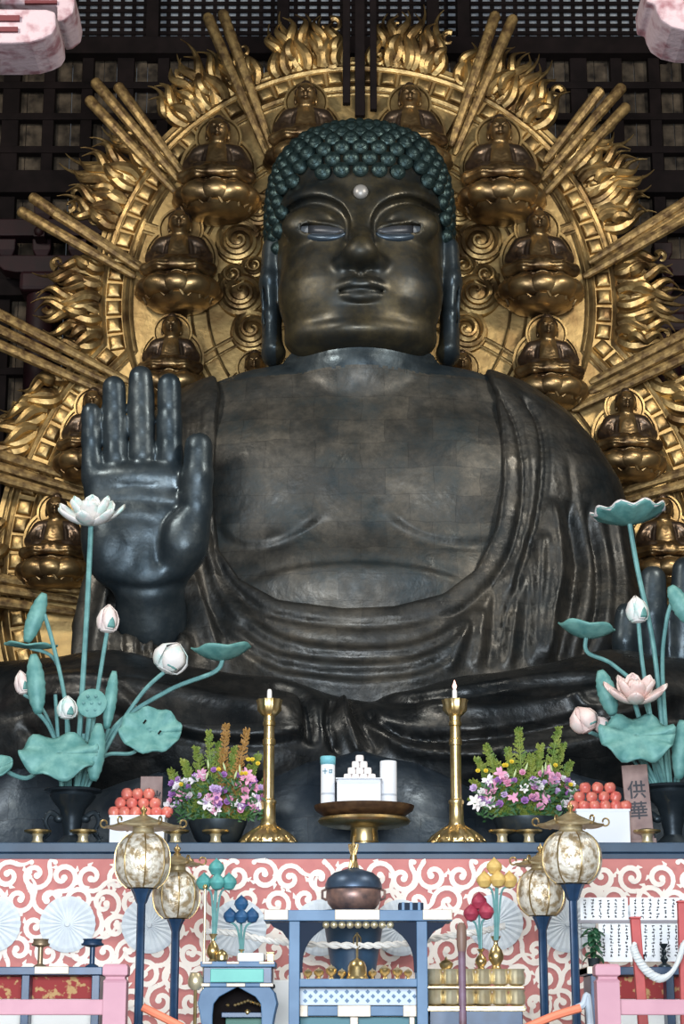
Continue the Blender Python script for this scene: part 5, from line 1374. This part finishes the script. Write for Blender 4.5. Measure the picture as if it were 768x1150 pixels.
# things seen through the arch
Yb = -11.9; kb = 1/Sc(1090, Yb); z_s = Pt(400, 1101, Yb).z
wcl = mat('white_cotton', (.84,.82,.78), .8)
m = MB(); m.box((Pt(400,1100,Yb).x, Yb, (z_s+ZF)/2), (4.0, .6, z_s-ZF)); o = m.build('side_table', wcl, smooth=False, bevel=.02); tag(o, 'low table draped in white, standing behind the blue gate-shaped stand', 'table')
X0 = lambda px: Pt(px, 1095, Yb).x
t = thing('hand_bell', 'gold dome bell with a pronged handle seen through the blue arch', 'bell', (X0(401), Yb-.12, z_s))
m = MB(); m.lathe([(12*kb,0),(12.5*kb,2*kb),(11*kb,5*kb),(10.5*kb,14*kb),(8*kb,20*kb),(3*kb,23*kb),(1.5*kb,24*kb)], 28); m.build('bell_body', M['brass'], t)
m = MB(); m.tube([(0,0,24*kb),(0,0,52*kb)], 1.2*kb, 8)
for s in (-1, 1): m.tube([(0,0,34*kb),(s*4*kb,0,38*kb),(s*4*kb,0,46*kb),(s*1*kb,0,50*kb)], .8*kb, 6)
m.build('pronged_handle', M['brass'], t)
def small_vessel(px, h, w, kind, lab):
    t = thing('brass_vessel', lab, 'vessel', (X0(px), Yb-.1, z_s), group='small brass vessels behind the blue arch')
    m = MB(); m.lathe([(w*.5*kb,0),(w*.55*kb,1*kb),(w*.3*kb,.25*h*kb),(w*.9*kb,.5*h*kb),(w*1.0*kb,.75*h*kb),(w*.8*kb,.8*h*kb)], 20); m.build('vessel_body', M['brass'], t)
    m = MB(); m.lathe([(w*.85*kb,.8*h*kb),(w*.5*kb,.93*h*kb),(w*.12*kb,h*kb),(.1*kb,h*1.1*kb)], 16); m.build('lid', M['brass_pale'], t)
for px, h, w, l in ((346,12,5,'tiny lidded brass vessel at far left under the blue arch'),(358,13,6,'lidded brass vessel, second from left under the blue arch'),(372,16,6.5,'lidded brass vessel, third from left under the blue arch'),(384,12,5,'lidded brass vessel directly left of the gold bell'),
   (418,12,5,'lidded brass vessel directly right of the gold bell'),(432,16,6.5,'lidded brass vessel, third from right under the blue arch'),(446,14,6,'lidded brass vessel, second from right under the blue arch'),(458,12,5,'tiny lidded brass vessel at far right under the blue arch')):
    small_vessel(px, h, w, 0, l)
# twisted white rope strung across behind the stand
m = MB(); P = catmull([Pt(x, y, -12.0) for x, y in ((232,1046),(262,1048),(300,1056),(340,1060),(400,1062),(450,1060),(500,1052),(540,1046),(566,1040))], 16); n = len(P)
for ph in (0, pi):
    m.tube([p+Vector((0, .028*cos(i*.9+ph), .028*sin(i*.9+ph))) for i, p in enumerate(P)], .032, 6)
m.build('rope_strand', wcl) if False else tag(m.build('twisted_rope', mat('rope_white', (.80,.78,.74), .8)), 'twisted white rope strung across behind the blue arch and the bud clusters', 'rope')

# ---- left blue stand with green panel
Y = -12.6; k = 1/Sc(1100, Y)
def BX(px, py=1110): return Pt(px, py, Y).x
def BZ(py): return Pt(270, py, Y).z
t = thing('altar_chest', 'dark blue cabinet stand with a green front panel and curved legs, bottom left of centre', 'stand', (BX(268), Y, ZF))
green = mat('jade_green_panel', (.10,.48,.40), .45, 0, var=(.08,.42,.36), scale=3.)
pbox('top_board', 227, 310, 1081, 1087, .95, cblue, t)
for x0, x1 in ((229,240),(256,270),(292,309)): pbox('cream_fitting', x0, x1, 1081, 1084, .97, cream2, t, dy=-.01)
pbox('frame', 230, 306, 1087, 1105, .8, dblue, t)
pbox('green_panel', 238, 297, 1089, 1104, .82, green, t, dy=-.02)
pbox('band', 228, 308, 1105, 1109, .9, cblue, t)
for x0, x1 in ((228,238),(256,277),(293,308)): pbox('cream_fitting', x0, x1, 1105, 1109, .92, cream2, t, dy=-.01)
for s, xc in ((-1, 232), (1, 304)):
    out = [(xc-s*0, 1109), (xc+s*5, 1115), (xc+s*8, 1127), (xc+s*5, 1140), (xc+s*3, 1152), (xc+s*3, 1200), (xc-s*9, 1200), (xc-s*9, 1140), (xc-s*10, 1128), (xc-s*16, 1120), (xc-s*36, 1109)]
    poly = [(BX(x), BZ(y) if y < 1190 else ZF) for x, y in out]
    if s < 0: poly = poly[::-1]
    for dy in (-.4, .3): m = MB(); m.prism(poly, Y+dy, Y+dy+.1); m.build('curved_leg', cblue, t, smooth=False, world=True, bevel=.012)
pbox('dark_back', 236, 300, 1110, 1160, .1, M['wood_dark'], t, dy=.2)
pbox('lower_rail', 250, 296, 1137, 1143, .3, dblue, t, dy=-.1)
pbox('lower_panel', 254, 300, 1143, 1160, .12, mat('dark_green_panel', (.02,.14,.10), .5), t, dy=-.0)
m = MB()
for i in range(9): m.sphere((BX(265+i*3.6), Y-.2, BZ(1129-5*(1-abs(i-4)/4))), 2*k, 8, 6)
m.sphere((BX(279), Y-.22, BZ(1137)), 3.4*k, 12, 8); m.sphere((BX(257), Y-.2, BZ(1129)), 2.2*k, 8, 6); m.build('gilt_ornament', M['brass'], t, world=True)
zt = BZ(1081)
def brass_vase(px, w, h, lab, Yq, zq, m_=None):
    kk = 1/Sc(1075, Yq); t = thing('brass_vase', lab, 'vase', (Pt(px, 1075, Yq).x, Yq, zq))
    q = MB(); q.lathe([(r*w*kk, z*h*kk) for r, z in ((.3,0),(.34,.04),(.25,.1),(.5,.3),(.52,.42),(.4,.58),(.16,.72),(.13,.82),(.3,.95),(.34,1.0),(.1,.97))], 24); q.build('vase_body', m_ or M['brass'], t); return t
brass_vase(239, 14, 31, 'brass bottle vase holding the teal bud cluster on the blue cabinet stand', Y-.2, zt)
brass_vase(271, 11, 14, 'small brass vase holding the navy bud cluster on the blue cabinet stand', Y-.1, zt)
m = MB(); q = Pt(249, 1080, Y-.3); m.lathe([(4*k,0),(6.5*k,2*k),(7*k,7*k),(5*k,11*k),(3*k,12*k),(.2*k,14*k)], 20); tag(m.build('brass_pot', M['brass'], loc=(q.x, Y-.3, zt)), 'small squat brass pot beside the brass bottle vase on the blue cabinet', 'pot')
m = MB(); m.box((0,0,5*k), (30*k, .4, 10*k)); o = m.build('folded_cloth', wcl, smooth=False, bevel=.03, loc=(BX(282), Y-.1, zt)); tag(o, 'folded white cloth lying on the top of the blue cabinet stand', 'cloth')
t = thing('brass_box', 'small square brass box at the right end of the blue cabinet top', 'box', (BX(304), Y-.25, zt))
m = MB(); m.box((0,0,5*k), (8*k, 8*k, 9*k)); m.build('box_body', M['brass'], t, smooth=False, bevel=.01); m = MB(); m.box((0,0,10.2*k), (10*k,10*k,1.6*k)); m.build('box_lid', M['brass_pale'], t, smooth=False, bevel=.01)
# clusters of metal lotus buds
def bud_cluster(label, px, buds, r, col, var, y_bot, Yq, sx):
    m_ = mat('bud_'+label.split()[0], col, .5, .1, var=var, scale=8.); kk = 1/Sc(buds[0][1], Yq)
    t = thing('lotus_bud_cluster', label, 'ornament', Pt(px, y_bot, Yq)); 
    for i, (x, y) in enumerate(buds):
        c = Pt(x, y, Yq-.08*(i == 2)); m = MB(); m.lathe([(.02*r*kk,-1.0*r*kk),(.6*r*kk,-.8*r*kk),(1.0*r*kk,-.1*r*kk),(.9*r*kk,.4*r*kk),(.45*r*kk,.85*r*kk),(.1*r*kk,1.15*r*kk),(.01*r*kk,1.3*r*kk)], 20, c); b = m.build('bud', m_, t, world=True)
        s = MB(); s.tube(catmull([c-Vector((0,0,r*kk*.8)), Pt(px+(x-px)*.35, y+14, Yq), Pt(sx+(i-1.5)*1.0, y_bot, Yq)], 6), 1.3*kk, 6); s.build('stem', stemm, t, world=True)
    return t
bud_cluster('teal metal lotus bud cluster rising from the brass bottle vase', 242, ((243,975),(229,991),(244,991),(257,991)), 9, (.10,.38,.36), (.07,.28,.27), 1056, -12.8, 240)
bud_cluster('navy metal lotus bud cluster, lower and right of the teal one', 271, ((271,1015),(258.5,1029),(271,1029.5),(283,1029)), 8, (.03,.12,.26), (.02,.07,.17), 1070, -12.7, 271)
bud_cluster('yellow metal lotus bud cluster above the right brass vase', 558, ((555,974),(544,989),(559,988),(572,989)), 9, (.72,.50,.16), (.58,.38,.12), 1056, -12.8, 557)
bud_cluster('red metal lotus bud cluster, lower left of the yellow one', 538, ((538,1013),(529,1026),(546,1024)), 9, (.42,.05,.09), (.28,.03,.06), 1070, -12.7, 540)
# ---- right tiered gold stand
Y = -12.4; k = 1/Sc(1100, Y)
t = thing('tiered_gold_stand', 'two-tier gilt lotus-petal stand right of the blue gate-shaped stand', 'stand', (BX(532), Y, ZF))
for (y0, y1) in ((1089, 1108), (1112, 1130)):
    for i in range(6):
        m = MB(); x = Pt(487+i*18.2, 1100, Y).x; m.lathe([(r*9.4*k, BZ(y1)+(BZ(y0)-BZ(y1))*z) for r, z in ((.5,0),(.9,.12),(1.0,.5),(.85,.85),(1.0,1.0),(.3,1.0))], 20, (x, Y-.3, 0), lobes=8, lamp=.05); m.build('lotus_tub', cream2 if False else M['brass_pale'], t, world=True)
    pbox('gilt_shelf', 479, 586, y1, y1+3, .8, M['brass'], t)
pbox('stand_base', 481, 584, 1134, 1160, .7, dblue, t); pbox('stand_base', 478, 587, 1131, 1136, .75, M['brass'], t)
zt2 = Pt(532, 1089, Y).z
brass_vase(557, 17, 36, 'brass bottle vase holding the yellow bud cluster', Y-.3, zt2); brass_vase(540, 13, 22, 'small brass vase holding the red bud cluster', Y-.3, zt2)
m = MB(); m.lathe([(5*k,0),(7*k,2*k),(8*k,6*k),(5*k,9*k),(2*k,10*k),(.2*k,14*k)], 20); tag(m.build('brass_pot', M['brass'], loc=(Pt(500,1089,Y).x, Y-.3, zt2)), 'squat lidded brass pot at the left end of the tiered gilt stand', 'pot')
# staff
Y = -14.2; k = 1/Sc(1100, Y); p = Pt(518, 1036, Y); t = thing('wooden_staff', 'upright violet-brown wooden staff with rounded head, right of the blue stand', 'staff', (p.x, Y, ZF))
sm = mat('violet_brown_wood', (.22,.14,.20), .5, 0, var=(.15,.08,.10), scale=5.); H = p.z-ZF
m = MB(); m.lathe([(4.*k,0),(4.2*k,.3),(4.2*k,H-34*k),(4.6*k,H-32*k)], 16); m.build('shaft', sm, t)
m = MB(); m.lathe([(4.6*k,H-32*k),(5.6*k,H-26*k),(5.8*k,H-14*k),(5.0*k,H-4*k),(3*k,H-.5*k),(.2*k,H)], 20); m.build('staff_head', mat('worn_brown_wood', (.20,.12,.09), .5), t)

# ---- left low table and its stands
redbr = mat('dark_red_brocade', (.30,.02,.02), .7, 0, var=(.50,.30,.12), scale=9., lo=.40, hi=.46)
def low_table(px0, px1, label, plates, Y):
    global k
    def bx(px): return Pt(px, 1100, Y).x
    def bz(py): return Pt(100, py, Y).z
    t = thing('low_table', label, 'table', ((bx(px0)+bx(px1))/2, Y, ZF))
    def pb(name, x0, x1, y0, y1, dep, m_, dy=0.):
        m = MB(); a = bz(y0); b = bz(y1) if y1 < 1150 else ZF; m.box(((bx(x0)+bx(x1))/2, Y+dy, (a+b)/2), (bx(x1)-bx(x0), dep, a-b)); return m.build(name, m_, t, smooth=False, world=True, bevel=.01)
    pb('table_top', px0, px1, 1087, 1096, 1.0, dblue)
    for a, b in plates: pb('cream_fitting', a, b, 1086.5, 1095, 1.02, cream2, -.01)
    w = px1-px0
    for x in (px0+4, px0+w*.5, px1-12): pb('leg', x, x+9, 1096, 1160, .9, dblue)
    pb('brocade_front', px0+5, px1-5, 1097, 1122, .5, redbr, .1); pb('white_skirt', px0+5, px1-5, 1122, 1160, .45, wcl, .1)
    return t, bz(1087)
t, zl = low_table(-60, 119, 'low blue table with brocade front behind the left pink railing', ((44,82),(-60,-40)), -13.2)
def stand_cup(px, lab, m_, w, Y):
    k = 1/Sc(1075, Y); t = thing('footed_dish', lab, 'dish', (Pt(px, 1087, Y).x, Y-.2, zl)); H = 31*k
    m = MB(); m.lathe([(7*k,0),(7.5*k,1.5*k),(3*k,4*k),(3*k,H-9*k),(4*k,H-8*k)], 20); m.build('foot', m_, t)
    m = MB(); m.lathe([(4*k,H-9*k),(w*k,H-7*k),(w*k*1.02,H-5*k),(w*.9*k,H-5.5*k),(w*.8*k,H-2*k),(w*.9*k,H),(w*.7*k,H-1*k),(.2*k,H-3*k)], 24); m.build('dish', m_, t)
stand_cup(47, 'small brown brass footed dish on the left low table', mat('brown_brass', (.30,.22,.14), .4, .6), 10, -13.2)
stand_cup(105, 'dark blue footed dish at the right end of the left low table', dblue, 12.5, -13.2)
# ---- right low table, papers and plant
t, zl = low_table(655, 830, 'low blue table with brocade front behind the right pink railing', ((655,684),), -13.2)
Yp = -12.95; kp = 1/Sc(1040, Yp); paper = mat('white_paper_sheet', (.84,.85,.86), .8)
t = thing('paper_screen', 'white paper sheets with columns of tiny black writing hung on a dark rod, right side', 'paper screen', (Pt(712, 1085, Yp).x, Yp, zl))
rr = random.Random(11)
def pbx(name, x0, x1, y0, y1, dy, th, m_):
    a, b = Pt(x0, y0, Yp), Pt(x1, y1, Yp); m = MB(); m.box(((a.x+b.x)/2, Yp+dy, (a.z+b.z)/2), (b.x-a.x, th, a.z-b.z)); return m.build(name, m_, t, smooth=False, world=True)
for i, (x0, x1, y0, y1) in enumerate(((651,706,1008,1034),(707,768,1008,1034),(769,830,1008,1034),(672,718,1037,1080),(719,768,1037,1080),(769,830,1037,1080))):
    s = pbx('paper_sheet', x0, x1-.6, y0, y1, 0, .015, paper); m = MB(); x = x0+6
    while x < x1-3:
        y = y0+3
        while y < y1-3:
            for _ in range(3):
                q = Pt(x+rr.uniform(-1,1), y+rr.uniform(-.9,.9), Yp-.02); v = rr.random() < .5; m.box((q.x, Yp-.012, q.z), ((.011, .012, .03) if v else (.032, .012, .011)))
            y += 3.7
        x += 8.6
    m.build('writing', ink, s, smooth=False, world=False) if False else None
    o = m.build('writing', ink, None, smooth=False); o.parent = s; o.location = -(t.location); o['kind'] = 'stuff'
pbx('rod', 649, 834, 1033.5, 1037, -.05, .05, mat('grey_rod', (.22,.20,.22), .5))
for x in (653, 762): pbx('screen_post', x-1.5, x+1.5, 1006, 1088.5, .05, .05, mat('grey_post%d' % x, (.3,.29,.3), .6))
t = thing('potted_plant', 'small potted plant with glossy dark green leaves, before the paper screen', 'plant', (Pt(667, 1083, -13.4).x, -13.4, zl)); k = 1/Sc(1060, -13.4)
m = MB(); m.lathe([(5*k,0),(6*k,1*k),(7*k,9*k),(7.6*k,10*k),(6.5*k,10*k),(.2*k,8*k)], 20); m.build('pot', dk, t)
m = MB(); m.tube([(0,0,9*k),(1*k,0,18*k),(-1*k,0,32*k)], 1*k, 6); m.build('stem', leafd, t)
gl = mat('glossy_leaf', (.03,.10,.05), .3)
for i in range(44):
    a = rr.uniform(0, 6.28); z = rr.uniform(12, 44)*k; R = Matrix.Rotation(a, 3, 'Z') @ Matrix.Rotation(-rr.uniform(-.6,.9), 3, 'Y')
    m = MB(); m.grid([[R @ p+Vector((0,0,z)) for p in q] for q in petal_mesh(rr.uniform(12,19)*k, 3.6*k, -1.1, .3, 6)]); m.build('leaf', gl, t)
def spindle(px, lab, s):
    k = 1/Sc(1070, -13.4)*s; t = thing('turned_ornament', lab, 'ornament', (Pt(px, 1083, -13.4).x, -13.4, zl)); m = MB(); m.lathe([(7*k,0),(7*k,2*k),(2.4*k,5*k),(4.6*k,9*k),(2*k,13*k),(3.6*k,17*k),(1.6*k,20*k)], 20); m.build('spindle', M['bz_hand'], t)
    m = MB(); m.lathe([(1.6*k,20*k),(4.6*k,25*k),(5.2*k,26*k),(.2*k,24*k)], 18); m.build('bowl', M['bz_hand'], t)
spindle(746, 'dark turned ornament standing before the paper screen at the right', 1.); spindle(723, 'shorter dark turned ornament beside the red post', .55)
# ---- red posts with white rope
rp = mat('coral_red_post', (.50,.085,.08), .6, 0, var=(.38,.06,.06), scale=3.)
def post(px0, py0, px1, lab, Y):
    a = Pt(px0, py0, Y); b = Pt(px1, 1150, Y); d = (b-a)/(b.z-a.z); f = a+d*(ZF-a.z); t = thing('red_post', lab, 'post', (f.x, Y, ZF)); m = MB(); k = 1/Sc(1090, Y)
    i0 = 0; m.box((0,0,0), (11*k, 11*k, 1)); m.xf(lambda p: Vector((p.x+(a.x-f.x)*(p.z+.5), p.y, (p.z+.5)*(a.z-ZF)))); m.build('shaft', rp, t, smooth=False, bevel=.015)
    m = MB(); m.box((a.x-f.x, 0, a.z-ZF+.015), (12.5*k, 12.5*k, .03)); m.build('cap', rp, t, smooth=False, bevel=.01)
post(713, 1032, 722, 'leaning coral red post with the white rope tied to it', -15.2); post(766, 1014, 770, 'coral red post at the right edge holding the other rope end', -15.2)
k = 1/Sc(1090, -15.4); m = MB(); P = catmull([Pt(x, y, -15.42) for x, y in ((711,1062),(715,1074),(726,1090),(741,1099),(753,1093),(762,1078),(767,1060))], 14)
for ph in range(3): m.tube([p+Vector((.022*cos(i*.7+ph*2.1), .03*sin(i*.7+ph*2.1), .03*cos(i*.7+ph*2.1))) for i, p in enumerate(P)], .032, 6)
tag(m.build('thick_rope', mat('grey_white_rope', (.62,.64,.64), .8)), 'thick white rope sagging in a U between two coral red posts', 'rope')
# ---- foreground pink railings
pr = mat('dusty_pink_paint', (.52,.27,.32), .6, 0, var=(.46,.23,.28), scale=2.)
def railing(postx, side, lab, Y):
    k = 1/Sc(1110, Y); p = Pt(postx, 1083, Y); t = thing('railing', lab, 'railing', (p.x, Y, ZF)); zt = p.z-ZF; w = 14*k
    m = MB(); m.lathe([(w*1.30,0),(w*1.30,zt-48*k*.5 if False else zt-20*k),(w*1.36,zt-19*k),(w*1.1,zt-16*k),(w*1.1,zt-14*k),(w*1.42,zt-12*k),(w*1.42,zt-3*k),(w*1.2,zt),(.01,zt+.5*k)], 4, rot=Matrix.Rotation(pi/4, 3, 'Z')); m.build('post', pr, t, smooth=False, bevel=.012)
    for y0, y1, nm, dep in ((1122.5, 1140, 'top_rail', .16), (1180, 1192, 'lower_rail', .12)):
        a = Pt(postx, y0, Y).z-ZF; b = Pt(postx, y1, Y).z-ZF; m = MB(); x1 = side*6.; m.box(((side*w*.8+x1)/2, 0, (a+b)/2), (abs(x1-side*w*.8), dep, a-b)); m.build(nm, pr, t, smooth=False, bevel=.015)
    for i in range(1, 4):
        m = MB(); m.box((side*i*1.8, 0, (Pt(postx,1140,Y).z-ZF)/2), (.12, .12, Pt(postx,1140,Y).z-ZF)); m.build('baluster', pr, t, smooth=False)
railing(131, -1, 'dusty pink wooden railing and post in the bottom left corner', -18.)
railing(680.5, 1, 'dusty pink wooden railing and post in the bottom right corner', -18.)
# orange barrier ropes, pale pipe
orr = mat('orange_strap', (.80,.22,.12), .6)
m = MB(); m.tube(catmull([Pt(x, y, -17.) for x, y in ((160,1131),(172,1137),(190,1146),(215,1160),(240,1181))], 6), .055, 8); tag(m.build('barrier_rope', orr), 'orange barrier rope sloping down to the right, beside the left railing', 'rope')
m = MB(); m.tube(catmull([Pt(x, y, -17.) for x, y in ((545,1181),(572,1163),(598,1151),(625,1140),(652,1132))], 6), .055, 8); tag(m.build('barrier_rope', orr), 'orange barrier rope rising to the right, towards the right railing', 'rope')
m = MB(); m.tube(catmull([Pt(x, y, -16.4) for x, y in ((648,1132),(655,1128),(659,1118),(661,1128),(663,1150),(664,1170))], 6), .05, 8); tag(m.build('bent_pipe', mat('pale_pipe', (.55,.62,.70), .5)), 'bent pale metal pipe bracket left of the right pink post', 'pipe')
# gold hanging chain, pale pot and white blocks by the left stand
Y = -12.9; k = 1/Sc(1080, Y); q = Pt(229, 1080, Y); t = thing('gilt_rod_stand', 'thin gilt rod standing left of the blue cabinet stand', 'rod', (q.x, Y, ZF))
m = MB(); H = Pt(229, 998, Y).z-ZF; m.lathe([(8*k,0),(7*k,3*k),(1.4*k,5*k),(1.4*k,H)], 12); m.build('rod', M['brass_pale'], t); m = MB(); m.sphere((0,0,H+2*k), 3*k, 10, 8); m.build('knob', M['brass'], t)
q = Pt(223, 1110, Y); t = thing('round_pot', 'pale round gilt pot hanging low, left of the blue cabinet stand', 'pot', (Pt(220,1110,Y).x, Y-.1, q.z))
m = MB(); m.lathe([(4*k,-2*k),(8*k,2*k),(9*k,9*k),(7*k,14*k),(6*k,16*k),(6.5*k,17*k)], 24); m.build('pot_body', M['brass_pale'], t); m = MB(); m.tube([(0,0,-1*k),(0,0,ZF-q.z)], 2*k, 8); m.build('leg', M['brass'], t)
# ================================================================ light and look
def area(name, loc, target, size, power, col, sy=None):
    l = bpy.data.lights.new(name, 'AREA'); l.energy = power; l.color = col; l.size = size
    if sy: l.shape = 'RECTANGLE'; l.size_y = sy
    o = bpy.data.objects.new(name, l); COL.objects.link(o); o.location = loc
    o.rotation_euler = (Vector(target)-Vector(loc)).to_track_quat('-Z', 'Y').to_euler(); return o
area('door_daylight', (-2, -46, 6), (0, 0, 8), 17, 15500, (.86,.93,1.), 9)
area('hall_lamp_left', (-15, -18, 25), (-1, 2, 15), 3, 3300, (1.,.93,.82))
area('hall_lamp_right', (15, -18, 25), (1, 2, 15), 3, 3300, (1.,.93,.82))
w = bpy.data.worlds.new('world'); SC.world = w; w.use_nodes = True
w.node_tree.nodes['Background'].inputs[0].default_value = (.55,.62,.7,1); w.node_tree.nodes['Background'].inputs[1].default_value = .28
SC.view_settings.view_transform = 'Standard'; SC.view_settings.look = 'None'; SC.view_settings.gamma = 1; SC.view_settings.use_curve_mapping = False
SC.view_settings.exposure = 0.0
